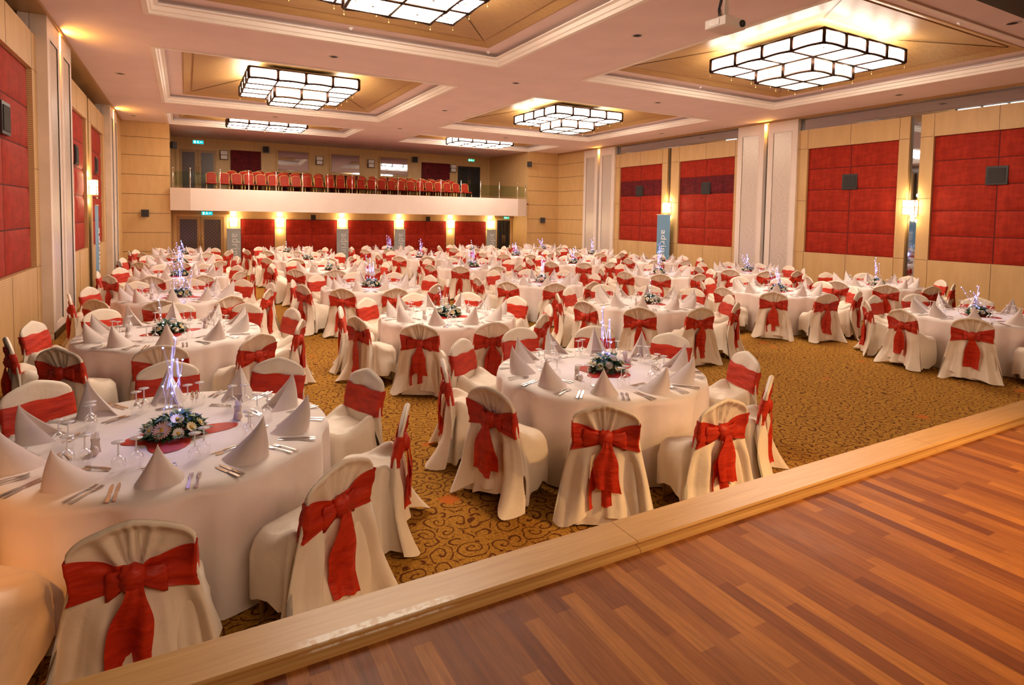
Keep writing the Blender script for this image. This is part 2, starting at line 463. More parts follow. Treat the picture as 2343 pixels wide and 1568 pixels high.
def m_silver():
    m = mat('pillar_inset_glass', (.60, .52, .45), .3, .1)
    nt, b = nodes_of(m)
    n = N(nt, 'ShaderNodeTexNoise', Scale=1.0, Detail=5.0); L(nt, coords(nt, (3, 12, 90)), n.inputs['Vector'])
    r = ramp(nt, [(.35, (.56, .48, .41)), (.65, (.74, .66, .58))]); L(nt, n.outputs['Fac'], r.inputs[0]); L(nt, r.outputs[0], b.inputs['Base Color'])
    bump(nt, b, n.outputs['Fac'], .25, .004)
    return m
M['silver'] = m_silver()

# ================================================================== ROOM
H = 5.42            # ceiling height
XL, XR = -1.95, 16.63
YB = 25.4           # plane of the two end wings
YW = 26.9           # wall under the balcony
YU = 29.6           # wall behind the balcony
YS = 2.33           # stage front

def B(name, boxes, m, parent=None, **k):
    mb = MB()
    for b in boxes: mb.box(*b)
    return link(name, mb.mesh(name, m), parent, **k)

# floor (patterned carpet)
fl = MB(); fl.quad((-3, -4, 0), (18, -4, 0), (18, 31, 0), (-3, 31, 0))
struct(link('floor', fl.mesh('floor', M['carpet'])), 'gold carpet with dark scrolling vines')

# stage
st = MB(); st.box(-2.6, 17.2, -4, YS - .20, .02, .60)
struct(link('floor_stage', st.mesh('floor_stage', M['planks'])), 'reddish hardwood strip floor of the stage')
stf = MB(); stf.box(-2.6, 17.2, YS - .20, YS - .015, .0, .60)
struct(link('trim_1', stf.mesh('stage_front', M['board'])), 'wooden front of the stage')
# ledge segments: oak nosing in lengths, with a groove and bead on the stage side
xs = [-3.5, -.8, 1.89, 4.58, 7.27, 9.96, 12.65, 15.3, 17.2]
led = MB()
for a, b_ in zip(xs[:-1], xs[1:]):
    prof = [(YS, .56), (YS, .643), (YS - .006, .65), (2.128, .65), (2.12, .644), (2.12, .637), (2.134, .635), (2.134, .624), (2.110, .622), (2.100, .616), (2.098, .601), (2.30, .56)]
    led.grid(lambda i, j, a=a, b_=b_: ((a + .0015, b_ - .0015)[j], prof[i][0], prof[i][1]), len(prof), 2, True, 0, True, True, True)
struct(link('trim_2', led.mesh('stage_ledge', M['ledge'])), 'pale oak ledge along the stage edge, with worn tape marks')

# ceiling with six openings
xc = [-2.4, -.54, 5.96, 8.15, 14.88, 17.2]
yc = [4.25, 4.9, 11.48, 13.72, 20.45, 22.55, 25.35, 31]
hx = [(-.54, 5.96), (8.15, 14.88)]
hy = [(4.9, 11.48), (13.72, 20.45), (22.55, 25.35)]
ce = MB()
for i in range(5):
    for j in range(7):
        if i in (1, 3) and j in (1, 3, 5): continue
        ce.quad((xc[i], yc[j], H), (xc[i], yc[j + 1], H), (xc[i + 1], yc[j + 1], H), (xc[i + 1], yc[j], H))
ce_o = struct(link('ceiling', ce.mesh('ceiling', M['ceil'])), 'pinkish painted ceiling with six recessed coffers')
struct(B('trim_3', [(-2.6, 17.2, -4, 4.25, 5.30, 5.6)], M['black']), 'black soffit over the stage')

def coffer(x0, x1, y0, y1, band):
    # white stepped cornice with a cove behind it
    r = (x0, y0, x1, y1)
    c = MB()
    c.ring(r, [(-.02, H), (-.02, H - .03), (.06, H - .03), (.08, H + .02), (.105, H + .028), (.13, H + .09), (.20, H + .10), (.20, H + .12), (.03, H + .12), (.03, H + .16)])
    link('cornice', c.mesh('cornice', M['mould']), ce_o)
    f = MB()
    f.ring(r, [(.03, H + .16), (.02, H + .20), (band, H + .20)])
    link('coffer_soffit', f.mesh('coffer_soffit', M['ceil']), ce_o)
    w = MB()
    hxm, hym = (x1 - x0) / 2, (y1 - y0) / 2
    w.ring(r, [(band - .03, H + .20), (band - .03, H + .185), (band, H + .185), (band + .19, H + .27), (band + .20, H + .25)])
    link('coffer_frame', w.mesh('coffer_frame', M['wood']), ce_o)
    v = MB()
    # hipped veneer vault rising to the lamp
    ix, iy = 1.22, min(1.22, hym * .5)
    a = [(x0 + band + .20, y0 + band + .20), (x1 - band - .20, y0 + band + .20), (x1 - band - .20, y1 - band - .20), (x0 + band + .20, y1 - band - .20)]
    cx, cy = (x0 + x1) / 2, (y0 + y1) / 2
    b_ = [(cx - ix, cy - iy), (cx + ix, cy - iy), (cx + ix, cy + iy), (cx - ix, cy + iy)]
    for k in range(4):
        n = (k + 1) % 4
        v.quad((*a[k], H + .25), (*a[n], H + .25), (*b_[n], H + .52), (*b_[k], H + .52))
    v.quad(*[(*p, H + .52) for p in b_])
    link('coffer_vault', v.mesh('coffer_vault', M['wood']), ce_o)
    # dark mitre joints along the hips
    jn = MB()
    for k in range(4): jn.tube([(*a[k], H + .247), (*b_[k], H + .497)], .006, 4)
    link('vault_joint', jn.mesh('vault_joint', M['bronze']), ce_o)
for x0, x1 in hx:
    for k, (y0, y1) in enumerate(hy):
        coffer(x0, x1, y0, y1, (.55 if k < 2 else .42))

# side walls: tinted mirror behind the boards, soffit edge at the ceiling
struct(B('wall_right', [(16.80, 16.90, -4, YB + .05, 0, H + .02)], M['mirror']), 'tinted mirror wall showing between and above the boards')
struct(B('wall_left', [(-2.45, -2.35, -4, YB + .05, 0, H + .02)], M['mirror']), 'tinted mirror wall on the window-less side')
struct(B('trim_4', [(XR - .02, 16.80, 4.0, YB, H - .06, H - .001)], M['wood']), 'thin brown edge where ceiling meets the mirror')
struct(B('trim_5', [(-2.35, XL + .02, 4.0, YB, H - .06, H - .001)], M['wood']), 'thin brown edge where ceiling meets the mirror')
struct(B('wall_stage', [(-2.6, 17.2, -4.1, -4.0, 0, 5.6)], M['velvetd']), 'dark red backdrop of the stage')

# end wings either side of the balcony
def joints(mb, x0, x1, y, zs, d=.004):
    for z in zs: mb.box(x0, x1, y - d, y + .001, z - .006, z + .006)
wl = struct(B('wall_back_left_wing', [(-2.4, -.48, YB, YB + .12, 0, H)], M['board']), 'beige veneered end wall beside the balcony')
jb = MB(); joints(jb, -2.4, -.48, YB, [.7, 1.4, 2.1, 2.8, 3.5, 4.2, 4.85]); link('panel_joint', jb.mesh('panel_joint', M['bronze']), wl)
wr = struct(B('wall_back_right_wing', [(14.86, 17.0, YB, YB + .12, 0, H)], M['board']), 'beige veneered end wall beside the balcony')
jb = MB(); joints(jb, 14.86, 17.0, YB, [.7, 1.4, 2.1, 2.8, 3.5, 4.2, 4.85]); link('panel_joint', jb.mesh('panel_joint', M['bronze']), wr)
struct(B('wall_balcony_left', [(-.60, -.48, YB + .12, YU, 0, H)], M['board']), 'beige return wall at the balcony end')
struct(B('wall_balcony_right', [(14.86, 14.98, YB + .12, YU, 0, H)], M['board']), 'beige return wall at the balcony end')
# right-hand stretch of plain boards between last pillar and end wing
wp = struct(B('wall_right_end', [(16.66, 16.80, 23.2, YB, 0, H)], M['board']), 'plain beige boards beyond the far pillar')
jb = MB()
for z in [.7, 1.4, 2.1, 2.8, 3.5, 4.2, 4.85]: jb.box(16.655, 16.66, 23.2, YB, z - .006, z + .006)
link('panel_joint', jb.mesh('panel_joint', M['bronze']), wp)
struct(B('wall_left_end', [(-2.35, -1.98, 23.7, YB, 0, H)], M['board']), 'plain beige boards beyond the far pillar')

# walls below and behind the balcony
struct(B('wall_back_lower', [(-.48, 14.86, YW, YW + .1, 0, 2.26)], M['board']), 'beige wall under the balcony')
struct(B('wall_back_upper', [(-.48, 14.86, YU, YU + .1, 2.26, H)], M['board']), 'beige wall behind the balcony seats')

# balcony: white front with chamfered ends, floor with low steps
bal = MB()
P0 = [(-.48, YB), (-.48, 25.22), (.18, 24.98), (14.10, 24.98), (14.70, 25.22), (14.86, YB)]
P1 = [(x, y + .16) for x, y in P0]
P1[0] = (-.48, YB + .16); P1[-1] = (14.86, YB + .16)
bal.grid(lambda i, j: (*P0[i], (2.23, 3.06)[j]), 6, 2, flip=False)
bal.grid(lambda i, j: (*(P0, P1)[j][i], 3.06), 6, 2)
bal.grid(lambda i, j: (*P1[i], (3.06, 2.85)[j]), 6, 2)
bal.grid(lambda i, j: (*P0[i], 2.23) if j == 0 else (P0[i][0], YU, 2.23), 6, 2, flip=True)
bo = struct(link('trim_6', bal.mesh('balcony_front', M['pilw'])), 'white balcony front with angled ends')
B('balcony_step', [(-.48, 14.86, 25.3, 26.75, 2.80, 2.85), (-.48, 14.86, 26.75, 27.55, 2.80, 3.0), (-.48, 14.86, 27.55, YU, 2.80, 3.1)], M['velvetd'], bo)
B('balcony_soffit_edge', [(-.48, 1.6, YW - .12, YW, 2.10, 2.22), (13.75, 14.86, YW - .12, YW, 2.10, 2.22)], M['wood'], bo)

# -------------------------------------------------- pillars
def pillar(y0, y1, side, n, label):
    X = XR if side > 0 else XL
    s = side
    def bx(mb, d0, d1, a, b_, z0, z1):           # depth measured from the room face into the wall
        xa, xb = X + s * d0, X + s * d1
        mb.box(min(xa, xb), max(xa, xb), a, b_, z0, z1)
    w = (y1 - y0 - .16) / 2
    root = None
    for q, a in enumerate((y0, y0 + w + .16)):
        b_ = a + w
        mb = MB()
        fr = .20 if q else .20
        bx(mb, .02, .16 if s > 0 else .38, a, b_, 0, H)
        bx(mb, 0, .02, a, a + fr, 0, H); bx(mb, 0, .02, b_ - fr, b_, 0, H)
        bx(mb, 0, .02, a + fr, b_ - fr, 0, .25); bx(mb, 0, .02, a + fr, b_ - fr, 5.02, H)
        o = link('trim_%d' % (n + q), mb.mesh('pillar', M['pilw'])); struct(o, label)
        mi = MB(); bx(mi, .012, .03, a + fr, b_ - fr, .25, 5.02)
        link('inset_panel', mi.mesh('inset_panel', M['silver']), o)
        e = MB()
        for (c, d, z0, z1) in ((a + fr - .02, a + fr, .25, 5.02), (b_ - fr, b_ - fr + .02, .25, 5.02), (a + fr, b_ - fr, 5.02, 5.04)): bx(e, -.008, .02, c, d, z0, z1)
        link('inset_bead', e.mesh('inset_bead', M['pilw']), o)
        e = MB(); bx(e, -.015, .0, a, b_, 0, .12); link('plinth', e.mesh('plinth', M['bronze']), o)
        if q == 0 and s < 0:
            e = MB(); bx(e, .0, .22, y0 - .012, y0, 0.12, H); link('stone_side', e.mesh('stone_side', M['marble']), o)
        if q == 0 and s > 0:
            e = MB(); bx(e, .0, .16, y0 - .012, y0, 0, H); link('stone_side', e.mesh('stone_side', M['marble']), o)
    ym = (y0 + y1) / 2
    if s < 0:
        mb = MB(); bx(mb, .12, .14, ym - .08, ym + .08, 0, H); link('slot_backing', mb.mesh('slot_backing', M['pilw']), o)
    return X, ym
PILL = [(11.94, 14.2, 1, 10, 'white pillar pair with silvery inset strips, nearer one on the boarded long wall'),
        (20.87, 23.16, 1, 14, 'white pillar pair by the far corner of the long wall'),
        (12.35, 14.7, -1, 18, 'white and stone pillar pair nearest the stage on the side wall'),
        (21.7, 23.7, -1, 22, 'white and stone pillar pair at the far end of the side wall')]
LAMP = []
for p in PILL: LAMP.append(pillar(*p))
lab = ['amber slot lamp at the top of the nearer pillar on the right wall', 'amber slot lamp at the top of the far pillar on the right wall',
       'amber slot lamp glowing at the top of the near pillar on the left wall', 'amber slot lamp at the top of the far pillar on the left wall']
def light(name, kind, loc, energy, color, **k):
    d = bpy.data.lights.new(name, kind)
    d.energy = energy; d.color = color
    for a, v in k.items(): setattr(d, a, v)
    o = bpy.data.objects.new(name, d); COL.objects.link(o); o.location = loc
    return o
for k, (X, ym) in enumerate(LAMP):
    s = 1 if X > 0 else -1
    t = thing('slot_lamp', lab[k], 'lamp', (X + s * .05, ym, H), 0, 'amber lamps in the pillar slots')
    mb = MB(); mb.box(-.04, .04, -.07, .07, -.03, 0); link('housing', mb.mesh('housing', M['bronze']), t)
    mb = MB(); mb.lathe([(.0, -.05), (.035, -.045), (.04, -.03)], 12); link('bulb', mb.mesh('bulb', M['orange'], True), t)
    light('slot_lamp_light', 'POINT', (X + s * .035, ym, H - .18), (34 if s < 0 else 12), (1, .46, .07), shadow_soft_size=.02)

# -------------------------------------------------- wall boards with red padded cushions
cush_cache = {}
def cushion_mesh(w, h, m, key, bulge=.034):
    k = (round(w, 2), round(h, 2), key)
    if k in cush_cache: return cush_cache[k]
    mb = MB(); nx, nz = 13, 9
    def fn(i, j):
        u, v = 2 * i / (nx - 1) - 1, 2 * j / (nz - 1) - 1
        d = bulge * max(0, (1 - abs(u) ** 4) * (1 - abs(v) ** 4)) ** .6
        return (-d, u * w / 2, v * h / 2)
    mb.grid(fn, nx, nz)
    cush_cache[k] = mb.mesh('cushion', m, True)
    return cush_cache[k]

def wall_panel(y0, y1, side, label, red, rows=5, z0=1.26, z1=4.42, top=5.0, dark=None, nearface=None):
    X = 16.70 if side > 0 else -2.10
    s = side
    t = thing('wall_panel', label, 'wall panel', (X, (y0 + y1) / 2, 0), 0, 'tall boards with red padding along the side walls')
    yc_ = (y0 + y1) / 2
    def bx(mb, d0, d1, a, b_, c, d):
        xa, xb = s * d0, s * d1
        mb.box(min(xa, xb), max(xa, xb), a - yc_, b_ - yc_, c, d)
    r0, r1 = red
    f = MB()
    bx(f, 0, .095, y0, r0, 0, top); bx(f, 0, .095, r1, y1, 0, top)
    bx(f, 0, .095, r0, r1, 0, z0); bx(f, 0, .095, r0, r1, z1, top)
    link('board_frame', f.mesh('board_frame', M['perf']), t)
    j = MB()
    for z in (z0, z1, 2.84): bx(j, -.002, .001, y0, r0, z - .004, z + .004); bx(j, -.002, .001, r1, y1, z - .004, z + .004)
    for y in (r0 - .002, (r0 + r1) / 2, r1 + .002):
        bx(j, -.002, .001, y - .004, y + .004, z1 + .01, top); bx(j, -.002, .001, y - .004, y + .004, 0, z0 - .01)
    link('board_joint', j.mesh('board_joint', M['bronze']), t)
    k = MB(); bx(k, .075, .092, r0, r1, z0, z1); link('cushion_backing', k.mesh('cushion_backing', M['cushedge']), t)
    cw, chh = (r1 - r0) / 2, (z1 - z0) / rows
    for a in range(2):
        for b_ in range(rows):
            dk = dark is not None and b_ == dark
            m = M['velvetd'] if dk else M['velvet']
            o = link('cushion', cushion_mesh(cw - .022, chh - .020, m, 'd' if dk else 'r'), t,
                     (s * .073, r0 + cw * (a + .5) - yc_, z0 + chh * (b_ + .5)), (0, 0, 0) if s > 0 else (0, 0, pi))
            if dk: o['label'] = 'darker red cushion'
    return t, X
def grille(y, z, side, label, size=.44):
    X = 16.70 if side > 0 else -2.10
    t = thing('wall_speaker', label, 'speaker', (X + side * .045, y, z), 0, 'square black speakers set in the red padding')
    mb = MB(); h = size / 2
    mb.box(-.02, .03, -h, h, -h, h); link('speaker_frame', mb.mesh('speaker_frame', M['blackg']), t)
    mb = MB(); xx = -side * .03; mb.box(min(xx, xx + .012), max(xx, xx + .012), -h + .05, h - .05, -h + .05, h - .05); link('grille', mb.mesh('grille', M['blackcloth']), t)
for (y0, y1, r, lb, dk) in [(5.05, 8.44, (5.38, 8.13), 'beige board with ten glossy red cushions, the one cut by the right picture edge', None),
                            (8.71, 11.93, (8.97, 11.62), 'beige board with ten red cushions just on the stage side of the near right pillar', None),
                            (14.21, 17.44, (14.36, 17.0), 'beige board with a dark red band, just beyond the near right pillar', 3),
                            (17.63, 20.86, (17.93, 20.58), 'beige board with a dark red band, before the far right pillar', 3)]:
    wall_panel(y0, y1, 1, lb, r, dark=dk)
for y, w_ in ((6.76, 'red cushions cut by the right picture edge'), (10.29, 'red cushions before the near right pillar'), (15.66, 'dark red band beyond the near right pillar'), (19.3, 'dark red band next to the far right pillar')):
    grille(y, 3.36, 1, 'square black speaker centred on the ' + w_)
for (y0, y1, r, lb) in [(8.6, 12.34, (8.9, 12.02), 'beige board with red cushions on the left wall, nearest the stage'),
                        (14.72, 18.08, (15.1, 17.82), 'beige board with red cushions between left pillar and blue banner'),
                        (18.33, 21.68, (18.75, 21.25), 'beige board with red cushions beyond the blue banner on the left wall')]:
    wall_panel(y0, y1, -1, lb, r, dark=None)
for y, w_ in ((10.46, 'nearest the stage'), (16.5, 'just before the blue banner'), (19.95, 'just beyond the blue banner')):
    grille(y, 3.42, -1, 'square black speaker on the left wall padding, ' + w_)

# -------------------------------------------------- wall sconces
def make_sconce(lit, w=.30, h=.40, d=.16):
    t = thing('wall_sconce', 'x', 'wall lamp')
    g = MB()
    for k, (z, ww) in enumerate(((h * .27, w), (-h * .22, w * .84))):
        hh = h * .22
        g.box(-ww / 2, ww / 2, -d, -.01, z - hh, z + hh)
    link('glass_shade', g.mesh('glass_shade', M['sconce'] if lit else M['paper']), t)
    f = MB()
    for z in (h * .5, h * .04, -h * .45):
        f.box(-w / 2 - .012, w / 2 + .012, -d - .012, 0, z - .008, z + .008)
    for x in (-w / 2, w / 2):
        for y in (-d, -.012): f.box(x - .008, x + .008, y - .008, y + .008, -h * .45, h * .5)
    link('sconce_frame', f.mesh('sconce_frame', M['bronze'] if not lit else M['gold']), t)
    c = MB(); c.lathe([(.001, -h * .5 - .07), (.012, -h * .5 - .045), (.003, -h * .5 - .01), (.003, -h * .45)], 8); c = c.mesh('crystal_drop', M['glass'], True)
    for x in (-w / 2, 0, w / 2): link('crystal_drop', c, t, (x, -d, 0))
    return t
sc_lit = make_sconce(True); sc_off = make_sconce(False)
used = {'l': False, 'o': False}
def put_sconce(loc, rz, label, lit=True):
    src, k = (sc_lit, 'l') if lit else (sc_off, 'o')
    if not used[k]:
        used[k] = True; src.location = loc; src.rotation_euler = (0, 0, rz); src['label'] = label; o = src
    else: o = dup(src, loc, rz, label)
    o['group'] = 'wall lamps' if lit else 'unlit wall lamps behind the balcony'
    if lit:
        n = Matrix.Rotation(rz, 3, 'Z') @ Vector((0, -1, 0))
        for dz, e in ((.34, 9), (-.34, 7)):
            light('sconce_light', 'POINT', (loc[0] + n.x * .10, loc[1] + n.y * .10, loc[2] + dz), e, (1, .72, .36), shadow_soft_size=.05)
    return o
put_sconce((16.70, 17.53, 2.64), -pi / 2, 'lit glass wall lamp above the blue banner on the right wall')
put_sconce((16.70, 8.57, 2.60), -pi / 2, 'lit glass wall lamp in the mirror slot near the right picture edge')
put_sconce((-2.10, 18.2, 2.75), pi / 2, 'lit glass wall lamp above the blue banner on the left wall')
for x, w_ in ((1.74, 'beside the lower left door, above a banner'), (3.53, 'between the first two red panels, no banner'), (6.14, 'above the second banner'),
              (8.78, 'above the third banner'), (11.38, 'between the last two red panels, no banner'), (13.57, 'beside the dark lower right doorway, above a banner')):
    put_sconce((x, YW, 1.78), 0, 'lit wall lamp under the balcony, ' + w_)
for x, w_ in ((1.55, 'next to the upper left door'), (5.67, 'between the first two windows'), (8.17, 'between the last two windows'), (12.62, 'next to the upper right door')):
    put_sconce((x, YU, 4.72), 0, 'unlit wall lamp behind the balcony, ' + w_, False)

# -------------------------------------------------- banners with vertical lettering
def text_mesh(txt, size, m, ext=.004):
    c = bpy.data.curves.new('lettering', 'FONT'); c.body = txt; c.size = size; c.extrude = ext
    c.align_x = 'CENTER'; c.align_y = 'CENTER'; c.resolution_u = 3; c.space_character = 1.06
    o = bpy.data.objects.new('tmp', c); COL.objects.link(o)
    bpy.context.view_layer.update()
    me = bpy.data.meshes.new_from_object(o)
    bpy.data.objects.remove(o)
    me.materials.clear(); me.materials.append(m)
    return me
TXT = text_mesh('adrina', .42, M['letter'])
def banner(loc, rz, label, w=.52, h=1.5, blue=False):
    t = thing('banner', label, 'banner', loc, rz, 'tall banners below the wall lamps')
    mb = MB()
    mb.grid(lambda i, j: (-w / 2 + w * i / 8, -.02 - .03 * (1 - (2 * i / 8 - 1) ** 2), h * j / 8), 9, 9)
    link('banner_cloth', mb.mesh('banner_cloth', M['bannerb'] if blue else M['banner'], True), t)
    f = MB(); f.box(-w / 2 - .02, w / 2 + .02, -.035, .0, h, h + .03); f.box(-w / 2 - .03, w / 2 + .03, -.12, .02, 0, .03)
    f.box(-.02, .02, -.01, .01, .03, h)
    link('banner_stand', f.mesh('banner_stand', M['chrome']), t)
    link('lettering', TXT, t, (0.06, -.058, h * .52), (pi / 2, pi / 2, 0), (1, 1, 1))
    return t
for x, w_ in ((1.74, 'beside the lower left door'), (6.14, 'between the second and third red panels'), (8.78, 'between the third and fourth red panels'), (13.57, 'beside the dark lower right doorway')):
    banner((x, YW - .14, 0), 0, 'grey blue lettered banner under the balcony, ' + w_)
banner((16.50, 17.53, .0), -pi / 2, 'blue banner with vertical lettering between two boards on the right wall', .72, 2.36, True)
banner((-1.98, 18.2, .0), pi / 2, 'blue banner with vertical lettering, edge-on against the left wall', .62, 2.3, True)

# -------------------------------------------------- doors
def door(n, x0, x1, y, z0, z1, label, dark=False):
    o = bpy.data.objects.new('door_%d' % n, None); COL.objects.link(o); o.location = ((x0 + x1) / 2, y, z0); struct(o, label)
    w, h = x1 - x0, z1 - z0
    f = MB(); f.box(-w / 2 - .12, -w / 2, -.05, .02, 0, h + .12); f.box(w / 2, w / 2 + .12, -.05, .02, 0, h + .12); f.box(-w / 2, w / 2, -.05, .02, h, h + .12)
    link('door_frame', f.mesh('door_frame', M['board']), o)
    for s in (-1, 1):
        a, b_ = (-w / 2, -.01) if s < 0 else (.01, w / 2)
        l = MB(); sw = .11
        l.box(a, a + sw, -.04, 0, 0, h); l.box(b_ - sw, b_, -.04, 0, 0, h); l.box(a + sw, b_ - sw, -.04, 0, h - .12, h); l.box(a + sw, b_ - sw, -.04, 0, 0, .14)
        lf = link('door_leaf', l.mesh('door_leaf', M['wood'] if not dark else M['blackg']), o)
        g = MB(); g.box(a + sw, b_ - sw, -.02, -.01, .14, h - .12)
        link('door_glass', g.mesh('door_glass', M['lattice'] if not dark else M['black']), lf)
        k = MB(); xx = (-.05 if s < 0 else .05); k.tube([(xx, -.04, h * .42), (xx, -.085, h * .44), (xx, -.085, h * .6), (xx, -.04, h * .62)], .012, 8)
        link('door_handle', k.mesh('door_handle', M['gold'], True), lf)
    return o
door(1, -.30, 1.38, YW, 0, 2.0, 'double door with dark lattice glass under the balcony')
door(2, 13.95, 14.70, YW, 0, 2.0, 'dark doorway under the balcony', True)
door(3, -.20, 1.24, YU, 3.0, 4.90, 'double door with dark lattice glass behind the balcony')
door(4, 12.9, 14.25, YU, 3.0, 4.88, 'double door with dark glass at the other end of the balcony', True)

# -------------------------------------------------- padded panels under and behind the balcony
def flat_panel(x0, x1, y, z0, z1, cols, rows, label, dark=False, grp=''):
    t = thing('padded_panel', label, 'wall panel', ((x0 + x1) / 2, y - .012, z0), 0, grp)
    w, h = x1 - x0, z1 - z0
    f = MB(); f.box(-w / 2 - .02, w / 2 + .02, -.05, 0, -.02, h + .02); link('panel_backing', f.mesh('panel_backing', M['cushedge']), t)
    cw, ch_ = w / cols, h / rows
    for a in range(cols):
        for b_ in range(rows):
            link('cushion', cushion_mesh(cw - .012, ch_ - .012, M['velvetd' if dark else 'velvet'], 'f' + str(dark), .025), t, (-w / 2 + cw * (a + .5), -.052, ch_ * (b_ + .5)), (0, 0, pi / 2))
for x0, x1, c, w_ in ((2.02, 3.3, 1, 'nearest the lower left door'), (3.80, 5.90, 2, 'second from the lower left door'), (6.42, 8.50, 2, 'in the middle'),
                   (9.04, 11.12, 2, 'fourth from the lower left door'), (11.64, 13.28, 1, 'nearest the dark lower right doorway')):
    flat_panel(x0, x1, YW, .02, 1.90, c, 3, 'red padded wall panel under the balcony, ' + w_, False, 'red panels under the balcony')
flat_panel(1.84, 3.06, YU, 3.15, 4.96, 1, 3, 'dark red padded panel behind the balcony, by the upper left door', True, 'dark red panels behind the balcony')
flat_panel(10.88, 12.42, YU, 3.15, 4.94, 1, 3, 'dark red padded panel behind the balcony, by the upper right door', True, 'dark red panels behind the balcony')
for k, (x0, x1) in enumerate(((3.82, 5.17), (6.25, 7.60), (8.68, 10.08))):
    flat_panel(x0 - .05, x1 + .05, YU, 3.15, 4.05, 1, 1, 'dark red strip below the %s balcony window' % ('first', 'second', 'third')[k], True, 'dark red strips below the windows')
    o = bpy.data.objects.new('window_%d' % (k + 1), None); COL.objects.link(o); o.location = ((x0 + x1) / 2, YU, 4.16); struct(o, 'booth window behind the balcony reflecting the ceiling lights')
    w, h = x1 - x0, .92
    f = MB(); f.ring((-w / 2 - .08, -h / 2 - .08, w / 2 + .08, h / 2 + .08), [(0, 0), (0, .07), (.05, .07), (.10, .02)])
    link('window_frame', f.mesh('window_frame', M['board']), o, (0, 0, h / 2), (pi / 2, 0, 0))
    g = MB(); g.box(-w / 2, w / 2, -.015, -.005, 0, h)
    link('window_pane', g.mesh('window_pane', M['mirror']), o, (0, -.04, 0), (-.03, 0, 0))

# -------------------------------------------------- exit signs, small speakers
def exit_sign(loc, label, teal, w=.40):
    w *= .84
    t = thing('exit_sign', label, 'exit sign', loc, 0)
    h = w * .36
    mb = MB(); mb.box(-w / 2, w / 2, -.02, .02, -h / 2, h / 2); link('sign_box', mb.mesh('sign_box', M['exit'] if teal else M['exitg']), t)
    g = MB()
    def disc(cx, cz, r): g.grid(lambda i, j: (cx + r * (j) * cos(2 * pi * i / 10), -.024, cz + r * (j) * sin(2 * pi * i / 10)), 10, 2, True)
    # running figure, arrow and door pictogram
    disc(-w * .02, h * .27, h * .10)
    g.box(-w * .06, w * .0, -.025, -.021, -h * .08, h * .16)
    g.quad((-w * .06, -.025, -h * .05), (-w * .02, -.025, -h * .05), (-w * .12, -.025, -h * .36), (-w * .15, -.025, -h * .34))
    g.quad((-w * .02, -.025, -h * .05), (w * .02, -.025, -h * .05), (w * .09, -.025, -h * .36), (w * .05, -.025, -h * .36))
    g.box(-w * .13, w * .06, -.025, -.021, h * .02, h * .08)
    g.box(w * .20, w * .38, -.025, -.021, -h * .06, h * .06)
    g.quad((w * .16, -.025, 0), (w * .26, -.025, h * .2), (w * .26, -.025, -h * .2), (w * .26, -.025, -h * .2))
    g.box(-w * .40, -w * .24, -.025, -.021, -h * .34, h * .34)
    link('pictogram', g.mesh('pictogram', M['exitw']), t)
    r = MB(); r.tube([(0, 0, h / 2), (0, 0, h / 2 + .10)], .006, 6); link('hanger', r.mesh('hanger', M['chrome']), t)
exit_sign((.50, 27.5, 5.02), 'teal lit exit sign over the upper left door', True, .46)
exit_sign((12.75, 27.5, 5.02), 'green lit exit sign over the upper right door', False, .40)
exit_sign((.77, 26.6, 2.13), 'teal lit exit sign over the lower left door', True, .46)
exit_sign((14.35, 26.6, 2.13), 'green lit exit sign over the dark lower right doorway', False, .36)

def small_speaker(loc, rz, label, s=.24):
    t = thing('wall_speaker', label, 'speaker', loc, rz, 'small black box speakers')
    mb = MB()
    mb.grid(lambda i, j: [((-1, 1, 1, -1)[i] * s * (.5, .5, .36)[j], (-.34, -.14, .0)[j] * s * 1.6, ((-.55, -.55, .55, .55)[i]) * s * (1, 1, .8)[j])][0], 4, 3, True, 0, True, True)
    link('speaker_box', mb.mesh('speaker_box', M['blackg']), t)
    g = MB(); g.box(-s * .42, s * .42, -.34 * s * 1.6 - .008, -.34 * s * 1.6, -s * .47, s * .47); link('grille', g.mesh('grille', M['blackcloth']), t)
    g = MB(); g.tube([(0, 0, 0), (0, .06, s * .2)], .012, 6); link('bracket', g.mesh('bracket', M['blackg']), t)
small_speaker((-1.27, YB - .07, 2.10), 0, 'black box speaker on the left end wall')
small_speaker((15.73, YB - .07, 2.04), -.5, 'black box speaker low on the right end wall')
small_speaker((14.90, YB - .10, 4.78), -.6, 'black box speaker high on the right end wall')
small_speaker((-.42, 26.4, 4.72), .9, 'black box speaker at the left balcony corner')
small_speaker((3.28, YU - .07, 5.08), 0, 'black box speaker between dark red panel and first balcony window', .26)
small_speaker((10.45, YU - .07, 5.06), 0, 'black box speaker by the last balcony window', .26)
small_speaker((4.87, YW - .12, 2.02), 0, 'black box speaker above the second red panel under the balcony', .2)
small_speaker((10.15, YW - .12, 2.02), 0, 'black box speaker above the fourth red panel under the balcony', .2)

